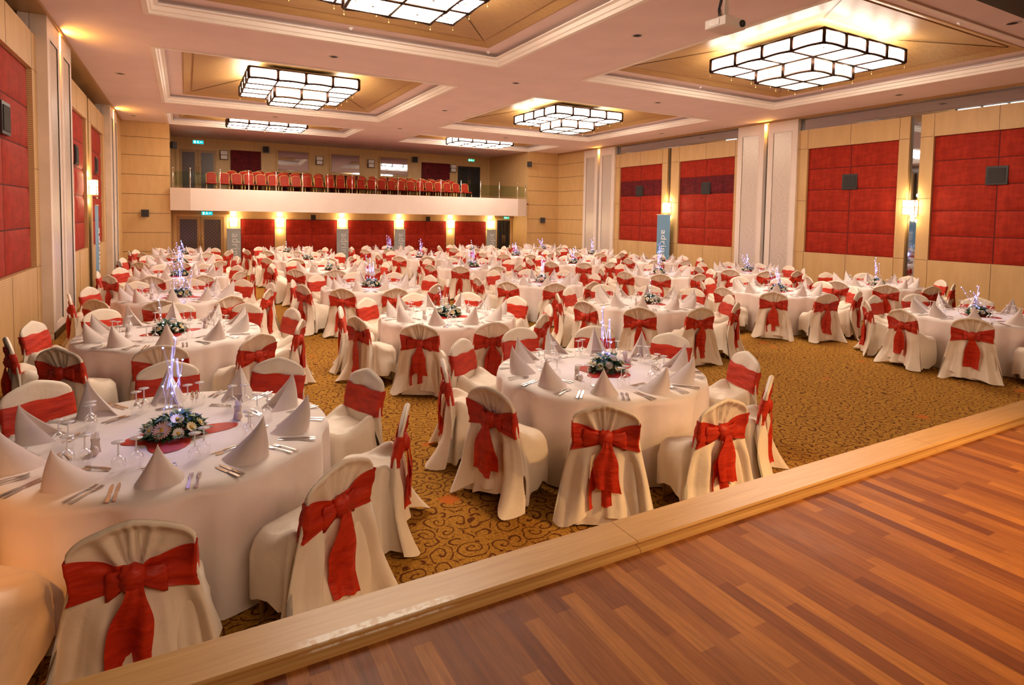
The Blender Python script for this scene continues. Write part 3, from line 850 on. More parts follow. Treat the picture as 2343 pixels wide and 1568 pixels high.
# -------------------------------------------------- railing: posts and glass
post = MB(); post.tube([(0, 0, 0), (0, 0, .72)], .017, 8); post.sphere((0, 0, .73), .028, 8, 6)
post.tube([(0, -.03, .22), (0, .03, .22)], .02, 6); post.tube([(0, -.03, .55), (0, .03, .55)], .02, 6)
post_me = post.mesh('railing_post', M['chrome'], True)
rail = thing('balcony_railing', 'glass railing with slim steel posts along the balcony front', 'railing', (0, 25.06, 3.06))
pxs = [-.38] + [.18 + i * (13.92 / 14) for i in range(15)] + [14.66]
for i, x in enumerate(pxs):
    y = 0 if 0 < i < 16 else .2
    link('railing_post', post_me, rail, (x, y, 0))
for i in range(16):
    ya, yb = (.2 if i == 0 else 0), (.2 if i == 15 else 0)
    g = MB(); a, b_ = pxs[i] + .05, pxs[i + 1] - .05
    g.add([(a, ya, .10), (b_, yb, .10), (b_, yb, .60), (a, ya, .60), (a, ya + .01, .10), (b_, yb + .01, .10), (b_, yb + .01, .60), (a, ya + .01, .60)],
          [(0, 1, 2, 3), (7, 6, 5, 4), (3, 2, 6, 7), (0, 4, 5, 1)])
    link('railing_glass', g.mesh('railing_glass', M['rail']), rail)

# -------------------------------------------------- balcony chairs
def balcony_chair():
    t = thing('banquet_chair', 'x', 'chair')
    def outline(u): return .20 * (1 - .06 * abs(u) ** 3), .90 - .07 * abs(u) ** 2.2
    b = MB(); nu, nv = 13, 8
    for sgn in (1, -1):
        def fn(i, j, sgn=sgn):
            u = 2 * i / (nu - 1) - 1; hw, zt = outline(u)
            z = .50 + (zt - .50) * j / (nv - 1)
            return (u * hw * (.86 + .14 * min(1, (z - .5) / .2)), -.20 - (z - .45) * .16 - sgn * .022 * ((1 - abs(u) ** 4) * (1 - abs(2 * j / (nv - 1) - 1) ** 4)) ** .5, z)
        b.grid(fn, nu, nv, flip=sgn < 0)
    link('backrest', b.mesh('backrest', M['redback'], True), t)
    f = MB(); pts = []
    pts += [(-.172, -.20, .06), (-.176, -.20, .5)]
    for i in range(13):
        u = 2 * i / 12 - 1; hw, zt = outline(u)
        z = zt; pts.append((u * hw, -.20 - (z - .45) * .16, z + .01))
    pts += [(.176, -.20, .5), (.172, -.20, .06)]
    f.tube(pts, .013, 6)
    link('chair_frame', f.mesh('chair_frame', M['gold'], True), t)
    s = MB(); s.sphere((0, .02, .46), 1, 16, 8, 0, (.215, .22, .045), lambda d: 1 / max(.3, (abs(d.x) ** 5 + abs(d.y) ** 5 + abs(d.z) ** 3) ** .2))
    link('seat', s.mesh('seat', M['redback'], True), t)
    for sx in (-1, 1):
        l = MB(); l.tube([(sx * .17, .19, .44), (sx * .175, .20, 0)], .012, 6); link('leg', l.mesh('leg', M['gold'], True), t)
    return t
bc = balcony_chair(); first = True
ORD = ['first', 'second', 'third', 'fourth', 'fifth', 'sixth', 'seventh', 'eighth', 'ninth', 'tenth', 'eleventh', 'twelfth', 'thirteenth', 'fourteenth', 'fifteenth', 'sixteenth',
       'seventeenth', 'eighteenth', 'nineteenth', 'twentieth', 'twenty-first', 'twenty-second', 'twenty-third', 'twenty-fourth', 'twenty-fifth', 'twenty-sixth']
for row, (y, z, xa, xb, n, nm) in enumerate(((26.15, 2.85, .92, 11.9, 25, 'front'), (27.0, 3.0, 1.7, 11.6, 21, 'middle'), (27.85, 3.1, 2.4, 11.8, 20, 'rear'))):
    for i in range(n):
        x = xa + (xb - xa) * i / (n - 1) + random.uniform(-.008, .008)
        lb = 'red chair with gold frame, %s from the left in the %s balcony row' % (ORD[i], nm)
        rz = pi + random.uniform(-.03, .03)
        if first: first = False; bc.location = (x, y, z); bc.rotation_euler = (0, 0, rz); bc['label'] = lb; bc['group'] = 'red chairs on the balcony'
        else: dup(bc, (x, y, z), rz, lb, 'red chairs on the balcony')

# ================================================================== CHANDELIERS
def chandelier(flat=False):
    t = thing('chandelier', 'x', 'chandelier')
    # z = 0 is ceiling level; wide tier above, narrow tier below (the flat ones have one oblong tier)
    T1, B1, B2 = .30, 0.03, -.25
    R1, R2 = 1.325, .6625
    c = R1 / 2
    tiers = [(R1, R2, T1, B1, False)] if flat else [(R1, R1, T1, B1, True), (R2, R2, B1, B2, False)]
    fr = MB(); x = MB()
    def bar(a, b_, r=.027): fr.tube([a, b_], r, 4)
    def arc(a, b_, sag, r=.028):
        pts = []
        for k in range(7):
            q = k / 6; pts.append((a[0] + (b_[0] - a[0]) * q, a[1] + (b_[1] - a[1]) * q, a[2] + (b_[2] - a[2]) * q + sag * (1 - (2 * q - 1) ** 2)))
        fr.tube(pts, r, 5)
    side = MB(); g = .02; w = c - 2 * g
    side.grid(lambda i, j: (-w / 2 + w * i / 4, 0, .005 + (.24 * j / 2)), 5, 3)
    sq = MB(); sq.grid(lambda i, j: (-w / 2 + w * i / 4, -w / 2 + w * j / 4, -.006 * (1 - abs(i / 2 - 1)) * (1 - abs(j / 2 - 1)) * 2), 5, 5, flip=True)
    meshes = [(side.mesh('glass_panel', M['panel']), sq.mesh('glass_panel', M['panel'], True)), (side.mesh('glass_panel', M['panel2']), sq.mesh('glass_panel', M['panel2'], True))]
    d = MB(); d.tube([(0, 0, 0), (0, 0, -.06)], .003, 5); d.lathe([(.001, -.10), (.011, -.082), (.004, -.06)], 7)
    dm = d.mesh('crystal_drop', M['gold'], True)
    for ti, (Rx, Ry, top, bot, hole) in enumerate(tiers):
        nx, ny = round(2 * Rx / c), round(2 * Ry / c)
        side_me, sq_me = meshes[ti]
        for s in range(4):
            rot = Matrix.Rotation(s * pi / 2, 3, 'Z')
            n, la, lb_ = (nx, Rx, Ry) if s % 2 == 0 else (ny, Ry, Rx)
            for k in range(n):
                a, b_ = -la + k * c, -la + (k + 1) * c
                arc(rot @ Vector((a, -lb_, bot)), rot @ Vector((b_, -lb_, bot)), .022)
                bar(rot @ Vector((a, -lb_, top)), rot @ Vector((b_, -lb_, top)))
                bar(rot @ Vector((a, -lb_, bot)), rot @ Vector((a, -lb_, top)), .040)
                link('glass_panel', side_me, t, rot @ Vector(((a + b_) / 2, -lb_ + .004, bot)), (0, 0, s * pi / 2))
                link('crystal_drop', dm, t, rot @ Vector((a, -lb_, bot - .01)))
                x.tube([rot @ Vector((a, -lb_ - .006, bot + .23)), rot @ Vector((b_, -lb_ - .006, bot + .03))], .003, 4)
                x.sphere(tuple(rot @ Vector(((a + b_) / 2, -lb_ - .01, bot + .13))), .014, 6, 4, 0, (1, 1, .6))
        for k in range(1, nx):
            q = -Rx + k * c
            for q0, q1 in ([(-Ry, -R2), (R2, Ry)] if hole and abs(q) < R2 - .01 else [(-Ry, Ry)]): bar((q, q0, bot - .004), (q, q1, bot - .004), .022)
        for k in range(1, ny):
            q = -Ry + k * c
            for q0, q1 in ([(-Rx, -R2), (R2, Rx)] if hole and abs(q) < R2 - .01 else [(-Rx, Rx)]): bar((q0, q, bot - .004), (q1, q, bot - .004), .022)
        for a in range(nx):
            for b_ in range(ny):
                px_, py_ = -Rx + c * (a + .5), -Ry + c * (b_ + .5)
                if hole and abs(px_) < R2 and abs(py_) < R2: continue
                link('glass_panel', sq_me, t, (px_, py_, bot + .004))
                x.tube([(px_ - c / 2, py_ - c / 2, bot - .006), (px_ + c / 2, py_ + c / 2, bot - .006)], .0035, 4)
                x.sphere((px_, py_, bot - .012), .016, 6, 4, 0, (1.6, 1, .5))
    fr.box(-1.0, 1.0, -.5 if flat else -1.0, .5 if flat else 1.0, T1 + .05, T1 + .09)
    for xx in (-.6, .6):
        for y in (-.35, .35): bar((xx, y, T1), (xx, y, T1 + .22), .012)
    link('metal_frame', fr.mesh('metal_frame', M['bronze'], True), t)
    link('crossed_rods', x.mesh('crossed_rods', M['bronze']), t)
    return t
ch = chandelier(); chf = chandelier(True)
CHL = ['square two-tier lit chandelier cut off by the top picture edge', 'square two-tier lit chandelier in the left row, middle coffer', 'oblong single-tier lit chandelier in the left row, nearest the balcony',
       'largest-looking square two-tier lit chandelier, beside the projector', 'square two-tier lit chandelier in the right row, middle coffer', 'oblong single-tier lit chandelier in the right row, nearest the balcony']
k = 0
for x0, x1 in hx:
    for (y0, y1) in hy:
        loc = ((x0 + x1) / 2, (y0 + y1) / 2, H)
        if k == 0: ch.location = loc; ch['label'] = CHL[0]; o = ch
        elif k == 2: loc = (loc[0], loc[1], H - .09); chf.location = loc; chf['label'] = CHL[2]; o = chf
        elif k == 5: o = dup(chf, (loc[0], loc[1], H - .09), 0, CHL[5])
        else: o = dup(ch, loc, 0, CHL[k])
        o['group'] = 'lit chandeliers in the ceiling coffers'
        k += 1

# ceiling fittings
dl = None
for i, (x, y, w_) in enumerate([(-1.3, 16.9, 'near the left wall before the middle coffer'), (2.71, 12.6, 'between the two left coffers'), (7.0, 8.24, 'between the big coffers nearest the projector'), (7.02, 12.65, 'at the crossing of the coffer ribs'),
                         (11.5, 12.6, 'between the two right coffers'), (7.02, 17.12, 'second along the central rib'), (7.06, 21.59, 'third along the central rib'), (11.61, 4.6, 'by the black stage soffit'), (15.75, 8.52, 'beside the right wall'),
                         (-1.5, 24.06, 'above the left end wall'), (2.7, 21.5, 'between the middle and far left coffers'), (11.5, 21.5, 'between the middle and far right coffers'), (15.75, 17.0, 'far along the right wall')]):
    lb = 'round dark recessed downlight ' + w_
    if dl is None:
        dl = thing('downlight', lb, 'ceiling light', (x, y, H), 0, 'unlit recessed downlights')
        a = MB(); a.lathe([(.075, -.006), (.085, -.010), (.11, -.008), (.115, 0)], 24, caps=False); link('trim_ring', a.mesh('trim_ring', M['projw'], True), dl)
        a = MB(); a.lathe([(.0001, -.004), (.076, -.004)], 24, caps=False); a.lathe([(.0001, -.012), (.035, -.009), (.04, -.004)], 16, caps=False); link('dark_lens', a.mesh('dark_lens', M['black'], True), dl)
    else: dup(dl, (x, y, H), 0, lb)
sd = None
for x, y, w_ in ((2.70, 11.14, 'at the far edge of the coffer cut by the picture top'), (11.62, 11.18, 'at the far edge of the coffer with the projector'), (11.53, 5.3, 'at the near edge of the coffer with the projector'), (5.55, 11.2, 'in the corner of the coffer cut by the picture top')):
    lb = 'small white ceiling sensor ' + w_
    if sd is None:
        sd = thing('ceiling_sensor', lb, 'sensor', (x, y, H + .20), 0, 'small white ceiling sensors')
        a = MB(); a.lathe([(.001, -.055), (.02, -.05), (.028, -.03), (.05, -.02), (.055, 0)], 16); link('sensor_body', a.mesh('sensor_body', M['paper'], True), sd)
    else: dup(sd, (x, y, H + .20), 0, lb)

# projector on a pole
PX, PY, PZ = 5.85, 5.25, 4.60
pj = thing('projector', 'white projector hanging from a ceiling pole with black cables', 'projector', (PX, PY, PZ), radians(183))
mb = MB()
prof = [(.0, -.075), (.12, -.075), (.15, -.06), (.15, .05), (.13, .07)]
mb.grid(lambda i, j: ((-1, 1, 1, -1)[i] * (.17 + (0, .02, .02, 0)[j]), (-1, -1, 1, 1)[i] * (.13 + (0, .02, .02, 0)[j]), (-.07, -.055, .045, .06)[j]), 4, 4, True, 0, True, True)
link('projector_body', mb.mesh('projector_body', M['projw']), pj)
mb = MB(); mb.tube([(-.11, .145, -.005), (-.11, .175, -.005)], .042, 16); link('lens', mb.mesh('lens', M['black'], True), pj)
mb = MB(); mb.box(.188, .195, -.09, .06, -.04, .03); mb.box(-.12, .02, -.155, -.149, -.04, .03); link('side_vent', mb.mesh('side_vent', M['ceramic']), pj)
mb = MB(); mb.tube([(0, 0, .10), (0, 0, H + .19 - PZ)], .032, 12); mb.box(-.07, .07, -.07, .07, .06, .10); mb.lathe([(.001, H + .15 - PZ), (.09, H + .15 - PZ), (.09, H + .195 - PZ)], 16); link('ceiling_pole', mb.mesh('ceiling_pole', M['projw'], True), pj)
mb = MB()
for q in range(3):
    a = q * .9
    mb.tube([(.12 - .01 * q, .02 * q, .05), (.14 + .01 * q, .02 * q, .16), (.09 - .015 * q, .01 * q, .34 + .02 * q), (.05 - .01 * q, .02, .55), (.035, .01 * q, .80), (.036, .01 * q, .95)], .008, 6)
link('cable', mb.mesh('cable', M['black'], True), pj)

# ================================================================== CHAIRS
def sgn(x): return -1 if x < 0 else 1
def sm(x, a, b_):
    t = max(0, min(1, (x - a) / (b_ - a))); return t * t * (3 - 2 * t)
def yback(z): return -.185 - .09 * (z - .45) / .45
CROWN = [1.5]
def ztop(u): return .900 - .078 * abs(u) ** CROWN[0] - .034 * abs(u) ** 9

def rear(u, z, rnd, ph):
    """rear face of the draped back; u across, z height"""
    t = max(0, (.60 - z) / .60)
    w = .236 * (1 - .07 * sm(z, .45, .60) * (1 - sm(z, .62, .78)))
    x = u * w * (1 + .58 * t ** .85) + .03 * (rnd[3] - .5) * t
    dt = max(0, ztop(u) - z)
    pit = (1 - abs(u) ** 7) * sm(dt, .008, .055) * sm(z, .54, .70)
    y = yback(max(z, .25)) - .026 * min(1, sqrt(dt / .02)) * (1 - .35 * abs(u) ** 6)
    y += .040 * pit
    phi = atan2(u * .9, max(.02, z - .54))
    y -= (.013 * max(0, cos(phi * 7 + ph)) ** 2 + .007 * cos(phi * 15 + 2 * ph)) * pit
    y -= .12 * t ** 1.25
    k = sm(t, 0, .35)
    wv = cos(8.5 * u + ph); w2 = cos(14 * u + 2.3 * ph)
    y += k * (.040 * sgn(wv) * abs(wv) ** .7 * (.6 + .4 * t) + .014 * w2)
    y -= t ** 3.2 * ((.07 + .09 * rnd[4]) * math.exp(-((u - .85 + .2 * rnd[0]) / .22) ** 2) + (.07 + .09 * rnd[5]) * math.exp(-((u + .85 - .2 * rnd[1]) / .22) ** 2))
    return x, y
def hem_r(u, rnd):
    b1 = math.exp(-((u - .85) / .3) ** 2) + math.exp(-((u + .85) / .3) ** 2)
    return .012 + .075 * (1 - min(1, b1)) * (.4 + rnd[2])

def cover_mesh(seed):
    R = random.Random(seed)
    CROWN[0] = (1.2, 1.4, 1.8)[seed % 3]
    ph = R.uniform(0, 6.28); rnd = [R.random() for _ in range(8)]
    mb = MB()
    # --- seat and skirt
    nt = 100
    hx_, hy_, cy = .224, .195, .0
    def base(th, grow=0):
        c, s = cos(th), sin(th); p = 2 / 5.5
        return ((hx_ + grow) * sgn(c) * abs(c) ** p, cy + (hy_ + grow) * sgn(s) * abs(s) ** p)
    k1, k2 = R.choice((7, 8, 9)), R.choice((13, 15, 16))
    def hem(th):
        return max(.02, .07 + .055 * abs(cos(th)) ** 2 * (1 if sin(th) > -.3 else .2) + .045 * sin(2 * th + ph) + .03 * sin(5 * th + ph * 2) + (.015 if sin(th) > 0 else -.03))
    rows = 24
    def fn(i, j):
        th = 2 * pi * i / nt
        if j < 9:                       # seat top, from centre to rounded edge
            q = (j / 8) ** .8
            x, y = base(th); x *= q; y = cy + (y - cy) * q
            z = .480 + .016 * (1 - q * q) - .028 * max(0, (q - .88) / .12) ** 2
            z += .004 * sin(x * 40 + ph) * sin(y * 34 + ph * 2) * (1 - q ** 6)
            z += .125 * sm(-y, -.07, .19) * sm(abs(x), .12, .222)
            return x, y, z
        v = (j - 8) / (rows - 9)
        x, y = base(th)
        nrm = Vector((cos(th), sin(th)))
        front = max(0, sin(th)) ** 2
        a1 = sin(k1 * th + ph)
        f = (.024 * sgn(a1) * abs(a1) ** .7 + .014 * sin(k2 * th + 1.7 * ph)) * v ** .7
        sag = .030 * sin(pi * v) * sin(3 * th + ph + 2.2 * v) + .012 * sin(pi * v) * sin(7 * th - 3 * v + ph)
        corner = (abs(cos(th)) * abs(sin(th)) * 2) ** 3
        o = .014 + .055 * v + f + .05 * corner * v ** 2 - sag * .6
        if sin(th) > 0: o = min(o, .045)
        if front > 0: o = o * (1 - front) + front * min(o, .012)
        if sin(th) > 0 and y + nrm.y * o > .212: o = max(0, (.212 - y) / nrm.y)
        zt_ = .452 + .125 * sm(-y, -.07, .19) * sm(abs(x), .12, .222)
        z = zt_ - (zt_ - hem(th)) * v
        return x + nrm.x * o, y + nrm.y * o, z
    mb.grid(fn, nt, rows, True)
    # --- back with hanging drape
    nf, nu, nv = 25, 51, 38
    def bk(i, j):
        s = (j / (nv - 1)) ** 1.15
        if i < nf:                      # front face, u -1..1
            u = -1 + 2 * i / (nf - 1)
            z = ztop(u) - (ztop(u) - .44) * s
            dt = ztop(u) - z
            y = yback(z) + .020 * min(1, sqrt(dt / .02)) * (1 - .5 * abs(u) ** 6) + .004 * sin(u * 5 + z * 14 + ph) * sm(dt, 0, .1)
            return u * .236, y, z
        i -= nf
        u = 1 - 2 * i / (nu - 1)
        h = hem_r(u, rnd)
        z = ztop(u) - (ztop(u) - h) * s
        x, y = rear(u, z, rnd, ph)
        return x, y - .002, z
    mb.grid(bk, nf + nu, nv, True, flip=True)
    return mb.mesh('chair_cover', M['cover'], True), rnd, ph

def sash_mesh(rnd, ph, seed):
    R = random.Random(seed + 50)
    mb = MB(); nf, nr, nv = 25, 41, 9
    tilt = R.uniform(-.12, .12)
    def fn(i, j):
        v = j / (nv - 1)
        if i < nf:
            u = -1 + 2 * i / (nf - 1)
            zr = .640 + tilt * .10 * u + (v * 2 - 1) * .102 + .012
            z = .550 + .205 * v + .008 * sin(u * 6 + ph) * (v - .3)
            z += (zr - z) * abs(u) ** 5
            y = yback(z) + .032 * (1 - .40 * abs(u) ** 6) + .003 * sin(v * 16 + u * 3)
            e = .009 * max(.7, max(0, sin(pi * v)) ** .4)
            return u * (.2365 + e), y - .011 + 1.3 * e, z
        u = 1 - 2 * (i - nf) / (nr - 1)
        hgt = .026 + .076 * abs(u) ** .7
        z = .640 + tilt * .10 * u + (v * 2 - 1) * hgt + .012 * abs(u)
        x, y = rear(u, z, rnd, ph)
        e = max(.7, max(0, sin(pi * v)) ** .4)
        return x * (1 + .045 * e), y - .004 - .010 * e - .007 * abs(u) ** 6 - .006 * (1 - abs(u)) - .004 * sin(v * 15 + u * 4), z
    mb.grid(fn, nf + nr, nv, True, flip=True)
    return mb.mesh('sash', M['sash'], True)

def bow_mesh(rnd, ph, seed):
    R = random.Random(seed + 90)
    mb = MB()
    x0, y0 = rear(0, .64, rnd, ph)
    c = Vector((0, y0 - .035, .640))
    mb.sphere(tuple(c), .054, 16, 11, 0, (1, .75, 1.15), lambda d: 1 + .16 * sin(d.x * 9 + ph) * sin(d.z * 8 + ph * 2))
    style = seed % 3
    # loops of the bow
    for s in (-1, 1):
        Lg = (.125, .10, .075)[style] * R.uniform(.8, 1.2)
        dz = R.uniform(-.05, .03)
        def fn(i, j, s=s, Lg=Lg, dz=dz):
            a = 2 * pi * i / 14; q = j / 7
            w = (.020 + .048 * q ** .7) * (1 if j < 7 else .82)
            px_ = c.x + s * (.02 + Lg * q)
            th = .012 + .010 * sin(pi * q) - .005 * q
            return (px_, c.y + .010 * q + th * sin(a) * .8 + .007 * sin(cos(a) * 9 + ph) * sin(pi * min(1, q + .15)), c.z + dz * q + w * cos(a) * (1 + .16 * sin(5 * a + ph) + .08 * sin(9 * a + q * 7)))
        mb.grid(fn, 14, 8, True, 0, True, True, flip=(s > 0))
    return mb.mesh('bow', M['sash'], True)

def tail_mesh(rnd, ph, seed, which):
    R = random.Random(seed * 3 + which)
    mb = MB(); nu, nv = 9, 18
    zend = R.uniform(.10, .22) if which == 0 else R.uniform(.2, .34)
    off = R.uniform(-.05, .05) + (.035 if which else -.015)
    wd = R.uniform(.075, .098)
    sl = R.uniform(-.03, .03)
    def fn(i, j):
        v = j / (nv - 1); q = 2 * i / (nu - 1) - 1
        z = .625 - (.625 - zend) * v + sl * q * v
        w = .030 + (wd - .030) * sm(v, 0, .5)
        xc_ = off * v + .012 * sin(v * 5 + ph)
        _, y = rear((xc_ + q * w) / .28, z, rnd, ph)
        _, y2 = rear(xc_ / .28, z, rnd, ph)
        y = min(y, y2) - .030 - (.014 if which else 0) - .020 * (1 - v) - .010 * cos(q * 6 + ph + v * 3) * (.3 + .7 * v)
        return xc_ + q * w, y, z
    mb.grid(fn, nu, nv)
    return mb.mesh('sash_tail', M['sash'], True)

leg = MB(); leg.tube([(0, 0, .44), (0, 0, 0)], [.015, .011], 8)
leg_me = leg.mesh('leg', M['goldp'], True)

def make_chair(seed):
    t = thing('covered_chair', 'x', 'chair')
    cm, rnd, ph = cover_mesh(seed)
    link('chair_cover', cm, t)
    s = link('sash', sash_mesh(rnd, ph, seed), t)
    link('bow', bow_mesh(rnd, ph, seed), s)
    link('sash_tail', tail_mesh(rnd, ph, seed, 0), s)
    if seed % 2: link('sash_tail', tail_mesh(rnd, ph, seed, 1), s)
    for a, b_ in ((-.185, .15), (.185, .15), (-.185, -.16), (.185, -.16)):
        link('leg', leg_me, t, (a, b_, 0))
    return t
PROTO = [make_chair(i) for i in range(6)]

# ================================================================== TABLES
TR, TH = .975, .75
def table_cloth(seed):
    R = random.Random(seed); ph = R.uniform(0, 6.28)
    mb = MB(); nt = 160
    k1, k2 = R.choice((10, 11, 12)), R.choice((17, 19, 23))
    rows = 26
    def fn(i, j):
        th = 2 * pi * i / nt
        if j < 10:
            q = (j / 9)
            r = TR * q
            z = TH - .010 * max(0, (q - .985) / .015) ** 2
            z += .0012 * sin(3 * th + 9 * q + ph)
            return r * cos(th), r * sin(th), z
        v = (j - 9) / (rows - 10)
        a1 = sin(k1 * th + ph + .6 * v)
        f = (.026 * sgn(a1) * abs(a1) ** .75 + .016 * sin(k2 * th + 2 * ph + v) + .012 * sin(5 * th + ph)) * v ** .45
        r = TR + .010 + .016 * v + min(0, f * 3.2 - .03 * v) + .5 * max(0, min(f, .016))
        z = TH - .012 - (TH - .022) * v
        return r * cos(th), r * sin(th), z
    mb.grid(fn, nt, rows, True)
    return mb.mesh('tablecloth', M['cloth'], True)
CLOTH = [table_cloth(s) for s in (3, 8, 21)]

# ---- napkin: starched cloth folded to a peaked half-cone, open to the table centre
def napkin_mesh(seed):
    R = random.Random(seed); mb = MB()
    hgt = .248 * R.uniform(.94, 1.06); lean = R.uniform(-.022, .022)
    nu, nv = 25, 12
    for inner in (0, 1):
        def fn(i, j, inner=inner):
            a = -1 + 2 * i / (nu - 1)               # -1..1 across the fold
            v = j / (nv - 1)
            ang = a * radians(148)
            r = .066 + .128 * abs(a) ** 1.5
            if inner: r *= .93
            bx_, by_ = r * sin(ang) * (.95 - .25 * abs(a) ** 3), -r * cos(ang)      # outside towards -y (the chair)
            k = (1 - v) ** (.88 + .42 * abs(a))
            tip = Vector((lean, -.062, hgt - .004 * inner))
            x = tip.x + (bx_ - tip.x) * k
            y = tip.y + (by_ - tip.y) * k
            bulge = .012 * sin(pi * v) * (1 - abs(a) ** 2)
            y -= bulge
            z = hgt * v - .0 - .004 * inner * v
            return x, y, max(.0008, z)
        mb.grid(fn, nu, nv, flip=bool(inner))
    return mb.mesh('napkin', M['napkin'], True)
NAP = [napkin_mesh(s) for s in (1, 2, 3)]

# ---- stemmed glass standing upside down
gl = MB()
gl.lathe([(.030, 0), (.034, .02), (.038, .045), (.034, .068), (.018, .086), (.005, .094)], 16, caps=False)
gl2 = MB()
gl2.lathe([(.006, .090), (.0042, .10), (.004, .155), (.010, .163), (.033, .167), (.034, .170), (.0001, .172)], 16, caps=False)
bowl_me = gl.mesh('bowl', M['glass'], True)
M['stem'] = mat('glass_stem', (.86, .82, .80), .12, spec=.8)
_nt, _b = nodes_of(M['stem']); _b.inputs['Alpha'].default_value = .62
stem_me = gl2.mesh('stem_and_foot', M['stem'], True)

# ---- cutlery
def fork_mesh():
    mb = MB(); t = .0022
    def strip(pts, ws):
        n = len(pts)
        mb.grid(lambda i, j: (pts[j][0] + (-1, 1, 1, -1)[i] * ws[j], pts[j][1], pts[j][2] + (0, 0, t, t)[i]), 4, n, True, 0, True, True)
    strip([(0, -.10, .001), (0, -.085, .002), (0, -.04, .004), (0, .02, .007), (0, .035, .006), (0, .05, .003)], [.008, .009, .006, .0035, .007, .011])
    for x in (-.0090, -.0030, .0030, .0090): strip([(x, .05, .003), (x, .075, .002), (x * .95, .095, .006)], [.0021, .0019, .0012])
    return mb.mesh('fork', M['steel'])
def knife_mesh():
    mb = MB()
    pts = [(-.115, .007), (-.10, .0085), (-.03, .0075), (-.015, .006), (.0, .0095), (.06, .0100), (.10, .007), (.118, .001)]
    mb.grid(lambda i, j: ((-1, 1, 1, -1)[i] * pts[j][1], pts[j][0], (0, 0, .0045, .0045)[i] + .0006 if j < 4 else (.0006, .0006, .0022, .0022)[i]), 4, len(pts), True, 0, True, True)
    return mb.mesh('knife', M['steel'])
def spoon_mesh():
    mb = MB()
    pts = [(-.085, .007), (-.07, .0075), (-.02, .004), (.02, .003), (.03, .007), (.045, .0145), (.062, .015), (.078, .009), (.083, .001)]
    mb.grid(lambda i, j: ((-1, 1, 1, -1)[i] * pts[j][1], pts[j][0], (.001, .001, .0035, .0035)[i] + (.004 if 1 < j < 4 else 0)), 4, len(pts), True, 0, True, True)
    return mb.mesh('spoon', M['steel'])
FORK, KNIFE, SPOON = fork_mesh(), knife_mesh(), spoon_mesh()

# ---- shaker and napkin holder
sk = MB(); sk.lathe([(.012, 0), (.019, .006), (.024, .022), (.022, .040), (.013, .054), (.0001, .058)], 16)
SHAKER = sk.mesh('shaker', M['ceramic'], True)
th_ = MB()
th_.grid(lambda i, j: ((-1, 1, 1, -1)[i] * (.026, .022, .019, .022)[j], (-1, -1, 1, 1)[i] * (.016, .012, .010, .014)[j], (0, .03, .06, .085)[j]), 4, 4, True, 0, True, True)
HOLD = th_.mesh('holder', M['ceramic'])
pn = MB(); pn.grid(lambda i, j: (-.022 + .044 * i / 6, .004 * sin(i * 1.3) * (j), .07 + .05 * j / 2 + .006 * j * sin(i * 2.2)), 7, 3)
pn.grid(lambda i, j: (-.020 + .040 * i / 6, .006 + .004 * sin(i * 1.9 + 1) * (j), .07 + .042 * j / 2 + .006 * j * cos(i * 2.2)), 7, 3)
PNAP = pn.mesh('paper_napkins', M['paper'], True)

# ---- centrepieces
def leaf_pts(c, d, up, ln, w):
    d = d.normalized(); s = d.cross(up).normalized(); n = s.cross(d)
    a = c; b1 = c + d * ln * .45 + s * w + n * ln * .06; b2 = c + d * ln * .45 - s * w + n * ln * .06
    m_ = c + d * ln * .5 + n * ln * .02; t = c + d * ln - n * ln * .12
    return [a, b1, t, b2, m_]
def daisy(m_pet, r, npet, cup, inner=.26, double=False):
    mb = MB()
    for ring_ in range(2 if double else 1):
        rr = r * (1 - .3 * ring_)
        for k in range(npet):
            a = 2 * pi * (k + .5 * ring_) / npet
            d = Vector((cos(a), sin(a), 0)); s = Vector((-sin(a), cos(a), 0))
            w = rr * pi / npet * .95
            pts = [d * rr * inner * .6, d * rr * .6 + s * w + Vector((0, 0, rr * cup * .5)), d * rr + s * w * .55 + Vector((0, 0, rr * cup)),
                   d * rr * 1.03 + Vector((0, 0, rr * cup)), d * rr - s * w * .55 + Vector((0, 0, rr * cup)), d * rr * .6 - s * w + Vector((0, 0, rr * cup * .5))]
            z = Vector((0, 0, .006 * ring_ + .002))
            mb.add([p + z for p in pts], [(0, 1, 2, 3, 4, 5)], 0)
    mb.sphere((0, 0, .006), r * inner, 10, 5, 1, (1, 1, .5))
    return mb.mesh('flower', [m_pet, M['yolk']])
def rose(m_pet, r):
    mb = MB()
    for lay in range(4):
        rr = r * (1 - lay * .2); n = 6 - lay
        for k in range(n):
            a = 2 * pi * k / n + lay * .6
            def fn(i, j, a=a, rr=rr, lay=lay, n=n):
                aa = a + (i / 4 - .5) * 2 * pi / n * 1.3
                q = j / 3
                rad = rr * (.35 + .65 * sin(q * pi * .62))
                return (rad * cos(aa), rad * sin(aa), r * (.1 + .62 * q) + lay * r * .12)
            mb.grid(fn, 5, 4)
    return mb.mesh('flower', [m_pet])
GERB = daisy(M['petalp'], .048, 22, .12, .26, True)
DAIS = daisy(M['petalw'], .030, 16, .15, .3)
CREA = daisy(M['petaly'], .028, 14, .25, .34)
ROSEW = rose(M['petalw'], .030); ROSEC = rose(M['petaly'], .028)
bulb_me = MB(); bulb_me.sphere((0, 0, 0), .0060, 8, 6); bulb_me = bulb_me.mesh('bulb', M['led'], True)
bulbw_me = MB(); bulbw_me.sphere((0, 0, 0), .006, 8, 6); bulbw_me = bulbw_me.mesh('bulb', M['ledw'], True)

